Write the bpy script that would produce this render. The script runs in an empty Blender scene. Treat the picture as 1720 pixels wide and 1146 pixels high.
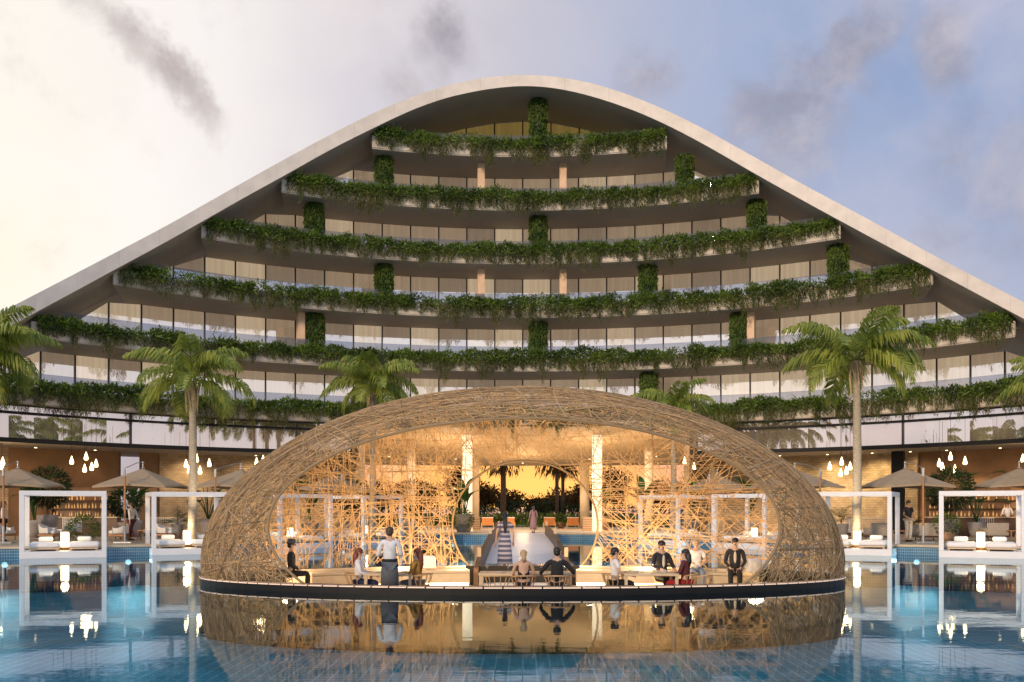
import bpy, math, random
import numpy as np
from mathutils import Vector, Matrix, Quaternion
from mathutils.geometry import tessellate_polygon

random.seed(7)
RNG = np.random.default_rng(11)
PI = math.pi
R_ = math.radians
SC = bpy.context.scene
COL = SC.collection
U = random.uniform

# ------------------------------------------------------------------ camera constants
F, CX, CY, EYE = 1650.0, 878.0, 853.0, 1.93      # focal length in px of the 1720 px wide photo


def at(px, py, Y):
    return Vector(((px - CX) / F * Y, Y, EYE - (py - CY) / F * Y))


def xat(px, Y):
    return (px - CX) / F * Y


# ------------------------------------------------------------------ materials
def new_mat(name):
    m = bpy.data.materials.new(name)
    m.use_nodes = True
    nt = m.node_tree
    for n in list(nt.nodes):
        nt.nodes.remove(n)
    out = nt.nodes.new('ShaderNodeOutputMaterial')
    return m, nt, out


def lk(nt, a, b):
    nt.links.new(a, b)


def mat(name, col, rough=0.6, var=0.15, scale=3.0, bump=0.0, bscale=40.0, metal=0.0, emit=None, estr=0.0, spec=0.5,
        detail=4.0, stretch=None):
    m, nt, out = new_mat(name)
    b = nt.nodes.new('ShaderNodeBsdfPrincipled')
    lk(nt, b.outputs[0], out.inputs[0])
    b.inputs['Roughness'].default_value = rough
    b.inputs['Metallic'].default_value = metal
    b.inputs['Specular IOR Level'].default_value = spec
    tc = nt.nodes.new('ShaderNodeTexCoord')
    src = tc.outputs['Object']
    if stretch:
        mp = nt.nodes.new('ShaderNodeMapping')
        mp.inputs['Scale'].default_value = stretch
        lk(nt, src, mp.inputs[0])
        src = mp.outputs[0]
    nz = nt.nodes.new('ShaderNodeTexNoise')
    nz.inputs['Scale'].default_value = scale
    nz.inputs['Detail'].default_value = detail
    lk(nt, src, nz.inputs['Vector'])
    rp = nt.nodes.new('ShaderNodeValToRGB')
    rp.color_ramp.elements[0].position = 0.3
    rp.color_ramp.elements[1].position = 0.7
    rp.color_ramp.elements[0].color = [max(0, c * (1 - var)) for c in col] + [1]
    rp.color_ramp.elements[1].color = [min(1, c * (1 + var)) for c in col] + [1]
    lk(nt, nz.outputs[0], rp.inputs[0])
    lk(nt, rp.outputs[0], b.inputs['Base Color'])
    if bump:
        n2 = nt.nodes.new('ShaderNodeTexNoise')
        n2.inputs['Scale'].default_value = bscale
        n2.inputs['Detail'].default_value = 5
        lk(nt, src, n2.inputs['Vector'])
        bp = nt.nodes.new('ShaderNodeBump')
        bp.inputs['Strength'].default_value = bump
        bp.inputs['Distance'].default_value = 0.02
        lk(nt, n2.outputs[0], bp.inputs['Height'])
        lk(nt, bp.outputs[0], b.inputs['Normal'])
    if emit:
        b.inputs['Emission Color'].default_value = list(emit) + [1]
        b.inputs['Emission Strength'].default_value = estr
    return m


def leaf_mat(name, dark, light, trans=0.35, rough=0.5):
    m, nt, out = new_mat(name)
    g = nt.nodes.new('ShaderNodeNewGeometry')
    rp = nt.nodes.new('ShaderNodeValToRGB')
    rp.color_ramp.elements[0].color = list(dark) + [1]
    rp.color_ramp.elements[1].color = list(light) + [1]
    tc = nt.nodes.new('ShaderNodeTexCoord')
    nz = nt.nodes.new('ShaderNodeTexNoise')
    nz.inputs['Scale'].default_value = 0.9
    nz.inputs['Detail'].default_value = 3
    lk(nt, tc.outputs['Object'], nz.inputs['Vector'])
    ad = nt.nodes.new('ShaderNodeMath')
    ad.operation = 'MULTIPLY_ADD'
    lk(nt, g.outputs['Random Per Island'], ad.inputs[0])
    ad.inputs[1].default_value = 0.55
    s2 = nt.nodes.new('ShaderNodeMath')
    s2.operation = 'MULTIPLY_ADD'
    lk(nt, nz.outputs[0], s2.inputs[0])
    s2.inputs[1].default_value = 1.6
    s2.inputs[2].default_value = -0.6
    lk(nt, s2.outputs[0], ad.inputs[2])
    lk(nt, ad.outputs[0], rp.inputs[0])
    b = nt.nodes.new('ShaderNodeBsdfPrincipled')
    b.inputs['Roughness'].default_value = rough
    b.inputs['Specular IOR Level'].default_value = 0.35
    lk(nt, rp.outputs[0], b.inputs['Base Color'])
    t = nt.nodes.new('ShaderNodeBsdfTranslucent')
    lk(nt, rp.outputs[0], t.inputs[0])
    mx = nt.nodes.new('ShaderNodeMixShader')
    mx.inputs[0].default_value = trans
    lk(nt, b.outputs[0], mx.inputs[1])
    lk(nt, t.outputs[0], mx.inputs[2])
    lk(nt, mx.outputs[0], out.inputs[0])
    return m


def emit_mat(name, col, s):
    m, nt, out = new_mat(name)
    e = nt.nodes.new('ShaderNodeEmission')
    e.inputs[0].default_value = list(col) + [1]
    e.inputs[1].default_value = s
    lk(nt, e.outputs[0], out.inputs[0])
    return m


def tile_mat(name, col1, col2, mortar, w, h, wall=False, rough=0.25, msize=0.012, offset=0.0, bump=0.0, freq=2, vlo=0.75, vhi=1.2):
    m, nt, out = new_mat(name)
    b = nt.nodes.new('ShaderNodeBsdfPrincipled')
    b.inputs['Roughness'].default_value = rough
    tc = nt.nodes.new('ShaderNodeTexCoord')
    src = tc.outputs['Object']
    if wall:
        sx = nt.nodes.new('ShaderNodeSeparateXYZ')
        lk(nt, src, sx.inputs[0])
        ab = nt.nodes.new('ShaderNodeMath')
        ab.operation = 'ABSOLUTE'
        lk(nt, sx.outputs[0], ab.inputs[0])
        a = nt.nodes.new('ShaderNodeMath')
        a.operation = 'SUBTRACT'
        lk(nt, sx.outputs[1], a.inputs[0])
        lk(nt, ab.outputs[0], a.inputs[1])
        cb = nt.nodes.new('ShaderNodeCombineXYZ')
        lk(nt, a.outputs[0], cb.inputs[0])
        lk(nt, sx.outputs[2], cb.inputs[1])
        src = cb.outputs[0]
    br = nt.nodes.new('ShaderNodeTexBrick')
    br.offset = offset
    br.offset_frequency = freq
    br.inputs['Scale'].default_value = 1.0
    br.inputs['Brick Width'].default_value = w
    br.inputs['Row Height'].default_value = h
    br.inputs['Mortar Size'].default_value = msize
    br.inputs['Color1'].default_value = list(col1) + [1]
    br.inputs['Color2'].default_value = list(col2) + [1]
    br.inputs['Mortar'].default_value = list(mortar) + [1]
    lk(nt, src, br.inputs['Vector'])
    nz = nt.nodes.new('ShaderNodeTexNoise')
    nz.inputs['Scale'].default_value = 1.3
    nz.inputs['Detail'].default_value = 6
    lk(nt, tc.outputs['Object'], nz.inputs['Vector'])
    rp = nt.nodes.new('ShaderNodeMapRange')
    rp.inputs[1].default_value = 0.3
    rp.inputs[2].default_value = 0.7
    rp.inputs[3].default_value = vlo
    rp.inputs[4].default_value = vhi
    lk(nt, nz.outputs[0], rp.inputs[0])
    mm = nt.nodes.new('ShaderNodeVectorMath')
    mm.operation = 'SCALE'
    lk(nt, br.outputs[0], mm.inputs[0])
    lk(nt, rp.outputs[0], mm.inputs['Scale'])
    lk(nt, mm.outputs[0], b.inputs['Base Color'])
    if bump:
        n2 = nt.nodes.new('ShaderNodeTexNoise')
        n2.inputs['Scale'].default_value = 9
        n2.inputs['Detail'].default_value = 8
        lk(nt, tc.outputs['Object'], n2.inputs['Vector'])
        sm = nt.nodes.new('ShaderNodeMath')
        sm.operation = 'SUBTRACT'
        lk(nt, n2.outputs[0], sm.inputs[0])
        lk(nt, br.outputs['Fac'], sm.inputs[1])
        bp = nt.nodes.new('ShaderNodeBump')
        bp.inputs['Strength'].default_value = bump
        bp.inputs['Distance'].default_value = 0.04
        lk(nt, sm.outputs[0], bp.inputs['Height'])
        lk(nt, bp.outputs[0], b.inputs['Normal'])
    lk(nt, b.outputs[0], out.inputs[0])
    return m


def glassy(name, diff, refl_col, fac, rough=0.02, emit=None, es=0.0):
    """curtained window glass: mirror-like reflection over a pale drawn curtain"""
    m, nt, out = new_mat(name)
    d = nt.nodes.new('ShaderNodeBsdfPrincipled')
    d.inputs['Roughness'].default_value = 0.8
    tc = nt.nodes.new('ShaderNodeTexCoord')
    mp = nt.nodes.new('ShaderNodeMapping')
    mp.inputs['Scale'].default_value = (5.0, 5.0, 0.12)
    lk(nt, tc.outputs['Object'], mp.inputs[0])
    nz = nt.nodes.new('ShaderNodeTexNoise')
    nz.inputs['Scale'].default_value = 1.0
    nz.inputs['Detail'].default_value = 5
    lk(nt, mp.outputs[0], nz.inputs['Vector'])

    def folds(c):  # fold shading put into the curtain colour as upright streaks
        r = nt.nodes.new('ShaderNodeValToRGB')
        r.color_ramp.elements[0].position = 0.36
        r.color_ramp.elements[1].position = 0.64
        r.color_ramp.elements[0].color = [k * 0.84 for k in c] + [1]
        r.color_ramp.elements[1].color = [min(1, k * 1.06) for k in c] + [1]
        lk(nt, nz.outputs[0], r.inputs[0])
        return r.outputs[0]
    lk(nt, folds(diff), d.inputs['Base Color'])
    if emit:
        lk(nt, folds(emit), d.inputs['Emission Color'])
        d.inputs['Emission Strength'].default_value = es
    g = nt.nodes.new('ShaderNodeBsdfGlossy')
    g.inputs['Color'].default_value = list(refl_col) + [1]
    g.inputs['Roughness'].default_value = rough
    mx = nt.nodes.new('ShaderNodeMixShader')
    mx.inputs[0].default_value = fac
    lk(nt, d.outputs[0], mx.inputs[1])
    lk(nt, g.outputs[0], mx.inputs[2])
    lk(nt, mx.outputs[0], out.inputs[0])
    return m


def seethrough(name, tint, refl, rough=0.02, frosted=False):
    m, nt, out = new_mat(name)
    t = nt.nodes.new('ShaderNodeBsdfTransparent')
    t.inputs[0].default_value = list(tint) + [1]
    if frosted:
        g = nt.nodes.new('ShaderNodeBsdfDiffuse')
        g.inputs[0].default_value = (0.5, 0.55, 0.65, 1)
    else:
        g = nt.nodes.new('ShaderNodeBsdfGlossy')
        g.inputs['Roughness'].default_value = rough
    mx = nt.nodes.new('ShaderNodeMixShader')
    mx.inputs[0].default_value = refl
    lk(nt, t.outputs[0], mx.inputs[1])
    lk(nt, g.outputs[0], mx.inputs[2])
    lk(nt, mx.outputs[0], out.inputs[0])
    return m


def water_mat():
    m, nt, out = new_mat('pool_water')
    tc = nt.nodes.new('ShaderNodeTexCoord')
    mp = nt.nodes.new('ShaderNodeMapping')
    mp.inputs['Scale'].default_value = (0.55, 1.1, 1)
    lk(nt, tc.outputs['Object'], mp.inputs[0])
    nz = nt.nodes.new('ShaderNodeTexNoise')
    nz.inputs['Scale'].default_value = 2.4
    nz.inputs['Detail'].default_value = 4
    lk(nt, mp.outputs[0], nz.inputs['Vector'])
    bp = nt.nodes.new('ShaderNodeBump')
    bp.inputs['Strength'].default_value = 0.028
    bp.inputs['Distance'].default_value = 0.05
    lk(nt, nz.outputs[0], bp.inputs['Height'])
    fr = nt.nodes.new('ShaderNodeFresnel')
    fr.inputs[0].default_value = 1.33
    lk(nt, bp.outputs[0], fr.inputs['Normal'])
    t = nt.nodes.new('ShaderNodeBsdfTransparent')
    t.inputs[0].default_value = (0.66, 0.90, 0.96, 1)
    g = nt.nodes.new('ShaderNodeBsdfGlossy')
    g.inputs['Roughness'].default_value = 0.015
    g.inputs['Color'].default_value = (0.84, 0.95, 1, 1)
    lk(nt, bp.outputs[0], g.inputs['Normal'])
    mx = nt.nodes.new('ShaderNodeMixShader')
    lk(nt, fr.outputs[0], mx.inputs[0])
    lk(nt, t.outputs[0], mx.inputs[1])
    lk(nt, g.outputs[0], mx.inputs[2])
    lk(nt, mx.outputs[0], out.inputs[0])
    return m


M = {}
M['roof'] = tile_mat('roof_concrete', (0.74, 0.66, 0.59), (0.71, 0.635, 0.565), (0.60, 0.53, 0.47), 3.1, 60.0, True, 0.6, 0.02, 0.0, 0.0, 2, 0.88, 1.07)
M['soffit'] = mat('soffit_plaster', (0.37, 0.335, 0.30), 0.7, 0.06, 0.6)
M['slab'] = mat('slab_concrete', (0.58, 0.51, 0.43), 0.7, 0.25, 1.6, 0.3, 10, stretch=(1, 1, 0.35))
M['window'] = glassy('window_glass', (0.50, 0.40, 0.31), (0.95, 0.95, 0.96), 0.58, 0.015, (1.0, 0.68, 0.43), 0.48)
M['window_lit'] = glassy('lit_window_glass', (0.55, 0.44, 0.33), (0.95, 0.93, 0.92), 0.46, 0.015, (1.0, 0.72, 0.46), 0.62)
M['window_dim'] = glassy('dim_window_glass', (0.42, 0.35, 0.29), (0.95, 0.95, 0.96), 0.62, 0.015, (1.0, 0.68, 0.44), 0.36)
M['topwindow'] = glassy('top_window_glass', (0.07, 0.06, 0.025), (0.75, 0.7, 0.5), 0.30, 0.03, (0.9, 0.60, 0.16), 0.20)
M['clerestory'] = glassy('clerestory_glass', (0.32, 0.24, 0.20), (0.95, 0.9, 0.92), 0.62, 0.012)
M['mullion'] = mat('dark_frame', (0.03, 0.028, 0.027), 0.4, 0.1)
M['rail_glass'] = seethrough('railing_glass', (0.70, 0.73, 0.80), 0.10, 0.3, True)
M['stone'] = tile_mat('stone_wall', (0.56, 0.42, 0.27), (0.44, 0.32, 0.2), (0.30, 0.21, 0.13), 0.42, 0.15, True, 0.85, 0.008, 0.5, 0.9)
M['brown'] = mat('brown_plaster', (0.31, 0.175, 0.09), 0.7, 0.28, 0.7, 0.2, 6, detail=8)
M['black'] = mat('black_metal', (0.010, 0.009, 0.009), 0.45, 0.1, spec=0.2)
M['deck'] = tile_mat('deck_stone', (0.42, 0.36, 0.28), (0.36, 0.31, 0.24), (0.24, 0.2, 0.16), 0.9, 0.45, False, 0.5, 0.008, 0.5)
M['coping'] = mat('coping_stone', (0.55, 0.42, 0.27), 0.5, 0.1, 2)
M['ground'] = mat('lawn', (0.05, 0.09, 0.025), 0.9, 0.4, 0.6)
M['sea'] = mat('sea', (0.3, 0.26, 0.28), 0.15, 0.1, 0.02)
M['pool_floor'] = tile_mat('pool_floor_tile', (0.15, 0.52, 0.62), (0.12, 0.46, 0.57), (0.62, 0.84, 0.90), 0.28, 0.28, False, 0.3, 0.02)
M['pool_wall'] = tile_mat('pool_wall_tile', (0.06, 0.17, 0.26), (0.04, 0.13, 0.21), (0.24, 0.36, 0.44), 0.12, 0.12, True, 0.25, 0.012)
M['water'] = water_mat()
M['strand'] = mat('rattan_strand', (0.27, 0.185, 0.105), 0.65, 0.35, 2.5)
def strand_mat(name, dark, light):
    m, nt, out = new_mat(name)
    g = nt.nodes.new('ShaderNodeNewGeometry')
    rp = nt.nodes.new('ShaderNodeValToRGB')
    rp.color_ramp.elements[0].color = list(dark) + [1]
    rp.color_ramp.elements[1].color = list(light) + [1]
    lk(nt, g.outputs['Random Per Island'], rp.inputs[0])
    b = nt.nodes.new('ShaderNodeBsdfPrincipled')
    b.inputs['Roughness'].default_value = 0.6
    lk(nt, rp.outputs[0], b.inputs['Base Color'])
    lk(nt, b.outputs[0], out.inputs[0])
    return m


M['strand'] = strand_mat('outer_rattan_strand', (0.13, 0.08, 0.034), (0.53, 0.36, 0.18))
M['strand_in'] = mat('rattan_inner_strand', (0.50, 0.325, 0.16), 0.6, 0.3, 2.5)
M['rattan'] = mat('chair_rattan', (0.50, 0.30, 0.14), 0.5, 0.25, 8)
M['pale_wood'] = mat('pale_wood', (0.62, 0.46, 0.29), 0.5, 0.15, 6, stretch=(1, 8, 8))
M['teak'] = mat('teak', (0.40, 0.19, 0.08), 0.5, 0.2, 5, stretch=(1, 1, 6))
M['dark_wood'] = mat('dark_wood', (0.10, 0.05, 0.025), 0.45, 0.25, 5)
M['white'] = mat('white_paint', (0.78, 0.76, 0.76), 0.35, 0.04, 2)
M['cushion'] = mat('white_cushion', (0.80, 0.77, 0.74), 0.9, 0.05, 10, 0.2, 60)
M['bench'] = mat('bench_cream', (0.42, 0.345, 0.25), 0.6, 0.08, 3)
M['floor'] = mat('pavilion_floor', (0.52, 0.42, 0.29), 0.4, 0.12, 3)
M['canvas'] = mat('parasol_canvas', (0.35, 0.26, 0.17), 0.85, 0.08, 4)
M['steel'] = mat('brushed_steel', (0.45, 0.47, 0.5), 0.35, 0.1, 10, metal=0.8)
M['pot'] = mat('pot_stone', (0.28, 0.25, 0.235), 0.8, 0.15, 4, 0.3, 20)
M['clay'] = mat('pot_clay', (0.42, 0.26, 0.15), 0.7, 0.2, 5)
M['weave'] = mat('woven_grey', (0.42, 0.36, 0.30), 0.8, 0.35, 22, 0.4, 50)
M['orange'] = mat('orange_sling', (0.55, 0.22, 0.07), 0.7, 0.1, 6)
M['glass'] = seethrough('drinking_glass', (0.93, 0.93, 0.93), 0.18)
M['plate'] = mat('plate_china', (0.8, 0.78, 0.75), 0.2, 0.03)
M['bottle'] = mat('bottle_amber', (0.42, 0.20, 0.06), 0.15, 0.5, 3, emit=(1, 0.55, 0.2), estr=0.35)  # emission paints the bright glow into the bottles
M['lamp'] = emit_mat('lantern_glow', (1.0, 0.74, 0.40), 6.0)
M['pend'] = emit_mat('pendant_glow', (1.0, 0.74, 0.38), 7.0)
M['led'] = emit_mat('led_warm', (1.0, 0.70, 0.32), 7.0)
M['trim'] = mat('rim_trim', (0.75, 0.55, 0.42), 0.3, 0.1, 2, emit=(1, 0.7, 0.5), estr=0.35)
M['underlamp'] = emit_mat('underwater_lamp', (0.55, 0.9, 1.0), 3.0)
M['shelf_glow'] = mat('back_lit_shelf', (0.16, 0.08, 0.04), 0.5, 0.2, 3, emit=(1, 0.5, 0.2), estr=0.03)
M['pale_glass'] = glassy('door_glass', (0.22, 0.19, 0.22), (0.9, 0.85, 0.95), 0.6)
M['bush'] = leaf_mat('balcony_leaf', (0.020, 0.048, 0.007), (0.19, 0.29, 0.04))
M['dry'] = leaf_mat('dry_vine', (0.05, 0.035, 0.012), (0.20, 0.14, 0.05))
M['fern'] = leaf_mat('fern_leaf', (0.05, 0.10, 0.012), (0.26, 0.36, 0.06))
M['vine'] = leaf_mat('vine_leaf', (0.030, 0.050, 0.009), (0.17, 0.19, 0.045))
M['moss'] = leaf_mat('ivy_leaf', (0.04, 0.085, 0.014), (0.21, 0.30, 0.06))
M['palm'] = leaf_mat('palm_leaf', (0.10, 0.17, 0.025), (0.47, 0.49, 0.10), 0.45, 0.4)
M['dark_leaf'] = leaf_mat('dark_leaf', (0.008, 0.02, 0.006), (0.05, 0.09, 0.02))
M['big_leaf'] = leaf_mat('banana_leaf', (0.015, 0.05, 0.012), (0.06, 0.16, 0.03), 0.3, 0.3)
M['tree_leaf'] = leaf_mat('tree_leaf', (0.035, 0.022, 0.007), (0.22, 0.10, 0.02), 0.65)
M['trunk'] = mat('palm_trunk', (0.36, 0.30, 0.22), 0.9, 0.3, 6, 0.5, 25, stretch=(1, 1, 5))
M['husk'] = mat('palm_husk', (0.48, 0.36, 0.20), 0.9, 0.3, 8)
M['bark'] = mat('bark', (0.11, 0.07, 0.045), 0.9, 0.3, 6)


# ------------------------------------------------------------------ mesh builder
class MB:
    def __init__(s):
        s.v, s.f = [], []

    def add(s, vs, fs):
        o = len(s.v)
        s.v += [tuple(v) for v in vs]
        s.f += [tuple(i + o for i in f) for f in fs]
        return s

    def box(s, c, d, rz=0.0, tilt=None):
        m = Matrix.Rotation(rz, 3, 'Z')
        if tilt:
            m = m @ Matrix.Rotation(tilt[1], 3, tilt[0])
        vs = [Vector(c) + m @ Vector((x * d[0] / 2, y * d[1] / 2, z * d[2] / 2)) for x in (-1, 1) for y in (-1, 1) for z in (-1, 1)]
        return s.add(vs, [(0, 1, 3, 2), (4, 6, 7, 5), (0, 4, 5, 1), (2, 3, 7, 6), (0, 2, 6, 4), (1, 5, 7, 3)])

    def tube(s, pts, r, n=6, cap=True, flat=1.0):
        pts = [Vector(p) for p in pts]
        k = len(pts)
        if not hasattr(r, '__len__'):
            r = [r] * k
        vs, fs = [], []
        up = None
        for i in range(k):
            t = (pts[min(i + 1, k - 1)] - pts[max(i - 1, 0)])
            if t.length < 1e-9:
                t = Vector((0, 0, 1))
            t.normalize()
            if up is None:
                up = Vector((0, 0, 1)) if abs(t.z) < 0.9 else Vector((1, 0, 0))
            a = t.cross(up)
            if a.length < 1e-6:
                a = t.cross(Vector((1, 0, 0.3)))
            a.normalize()
            b = a.cross(t).normalized()
            up = b
            for j in range(n):
                w = 2 * PI * j / n
                vs.append(pts[i] + (a * math.cos(w) + b * math.sin(w) * flat) * r[i])
        for i in range(k - 1):
            for j in range(n):
                j2 = (j + 1) % n
                fs.append((i * n + j, i * n + j2, (i + 1) * n + j2, (i + 1) * n + j))
        if cap:
            fs.append(tuple(range(n))[::-1])
            fs.append(tuple(range((k - 1) * n, k * n)))
        return s.add(vs, fs)

    def lathe(s, prof, c=(0, 0, 0), n=20, sx=1.0, sy=1.0):
        vs, fs = [], []
        k = len(prof)
        for (r, z) in prof:
            for j in range(n):
                w = 2 * PI * j / n
                vs.append((c[0] + r * math.cos(w) * sx, c[1] + r * math.sin(w) * sy, c[2] + z))
        for i in range(k - 1):
            for j in range(n):
                j2 = (j + 1) % n
                fs.append((i * n + j, i * n + j2, (i + 1) * n + j2, (i + 1) * n + j))
        fs.append(tuple(range(n))[::-1])
        fs.append(tuple(range((k - 1) * n, k * n)))
        return s.add(vs, fs)

    def ell(s, c, r, n=12, m=8, rot=None):
        vs, fs = [], []
        for i in range(m + 1):
            ph = -PI / 2 + PI * i / m
            ph = max(min(ph, PI / 2 - 0.05), -PI / 2 + 0.05)
            for j in range(n):
                th = 2 * PI * j / n
                p = Vector((r[0] * math.cos(ph) * math.cos(th), r[1] * math.cos(ph) * math.sin(th), r[2] * math.sin(ph)))
                if rot:
                    p = rot @ p
                vs.append(Vector(c) + p)
        for i in range(m):
            for j in range(n):
                j2 = (j + 1) % n
                fs.append((i * n + j, i * n + j2, (i + 1) * n + j2, (i + 1) * n + j))
        fs.append(tuple(range(n))[::-1])
        fs.append(tuple(range(m * n, (m + 1) * n)))
        return s.add(vs, fs)

    def blade(s, base, az, el, L, W, droop=1.2, k=7, cup=0.15):
        """one broad leaf: curved strip of 2 x k quads"""
        vs, fs = [], []
        p = Vector(base)
        h = Vector((math.cos(az), math.sin(az), 0))
        sd = Vector((-math.sin(az), math.cos(az), 0))
        for i in range(k + 1):
            t = i / k
            e = el - droop * t
            w = W * 0.5 * math.sin(PI * min(0.98, max(0.04, t)) ** 0.8)
            nrm = Vector((0, 0, 1)) * math.cos(e) - h * math.sin(e)
            vs += [p - sd * w + nrm * w * cup, p, p + sd * w + nrm * w * cup]
            p = p + (h * math.cos(e) + Vector((0, 0, 1)) * math.sin(e)) * (L / k)
        for i in range(k):
            a = i * 3
            fs += [(a, a + 1, a + 4, a + 3), (a + 1, a + 2, a + 5, a + 4)]
        return s.add(vs, fs)

    def build(s, name, m, parent=None, smooth=False, bevel=0.0, world=False):
        me = bpy.data.meshes.new(name)
        me.from_pydata(s.v, [], s.f)
        return link(name, me, m, parent, smooth, bevel, world)


def link(name, me, m, parent=None, smooth=False, bevel=0.0, world=False):
    me.update()
    if m is not None:
        me.materials.append(m)
    if smooth:
        me.polygons.foreach_set('use_smooth', [True] * len(me.polygons))
    o = bpy.data.objects.new(name, me)
    COL.objects.link(o)
    if parent is not None:
        o.parent = parent
        if world:
            o.matrix_parent_inverse = parent.matrix_basis.inverted()
    if bevel:
        b = o.modifiers.new('bevel', 'BEVEL')
        b.width = bevel
        b.segments = 2
        b.limit_method = 'ANGLE'
    return o


def tag(o, label=None, cat=None, group=None, kind=None):
    if label:
        o['label'] = label
    if cat:
        o['category'] = cat
    if group:
        o['group'] = group
    if kind:
        o['kind'] = kind
    return o


def thing(name, loc, rz=0.0, label=None, cat=None, group=None):
    o = bpy.data.objects.new(name, None)
    o.empty_display_size = 0.3
    COL.objects.link(o)
    o.location = loc
    o.rotation_euler = (0, 0, rz)
    return tag(o, label, cat, group)


CHILD = {}


def kids(o):
    return [c for c in bpy.data.objects if c.parent == o]


def copy_tree(o, parent=None):
    c = o.copy()
    COL.objects.link(c)
    c.parent = parent
    for ch in kids(o):
        copy_tree(ch, c)
    return c


def dup(o, loc, rz, label, group=None, scale=None):
    c = copy_tree(o)
    c.location = loc
    c.rotation_euler = (0, 0, rz)
    c['label'] = label
    if group:
        c['group'] = group
    if scale:
        c.scale = scale
    return c


def struct(o):
    o['kind'] = 'structure'
    return o


# numpy leaves -----------------------------------------------------------
def nrm(a):
    return a / np.maximum(np.linalg.norm(a, axis=1, keepdims=True), 1e-9)


def leaf_mesh(name, P, D, L, W, m, parent=None, world=False):
    P = np.asarray(P, float)
    D = nrm(np.asarray(D, float))
    n = len(P)
    L = np.broadcast_to(L, n)[:, None]
    W = np.broadcast_to(W, n)[:, None]
    S = nrm(np.cross(D, RNG.normal(size=(n, 3))))
    K = np.cross(S, D) * L * 0.12
    V = np.stack([P, P + D * L * 0.45 + S * W * 0.5 + K, P + D * L, P + D * L * 0.45 - S * W * 0.5 + K], 1).reshape(-1, 3)
    Fq = np.arange(n * 4).reshape(-1, 4)
    me = bpy.data.meshes.new(name)
    me.from_pydata(V.tolist(), [], Fq.tolist())
    return link(name, me, m, parent, False, 0, world)


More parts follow.
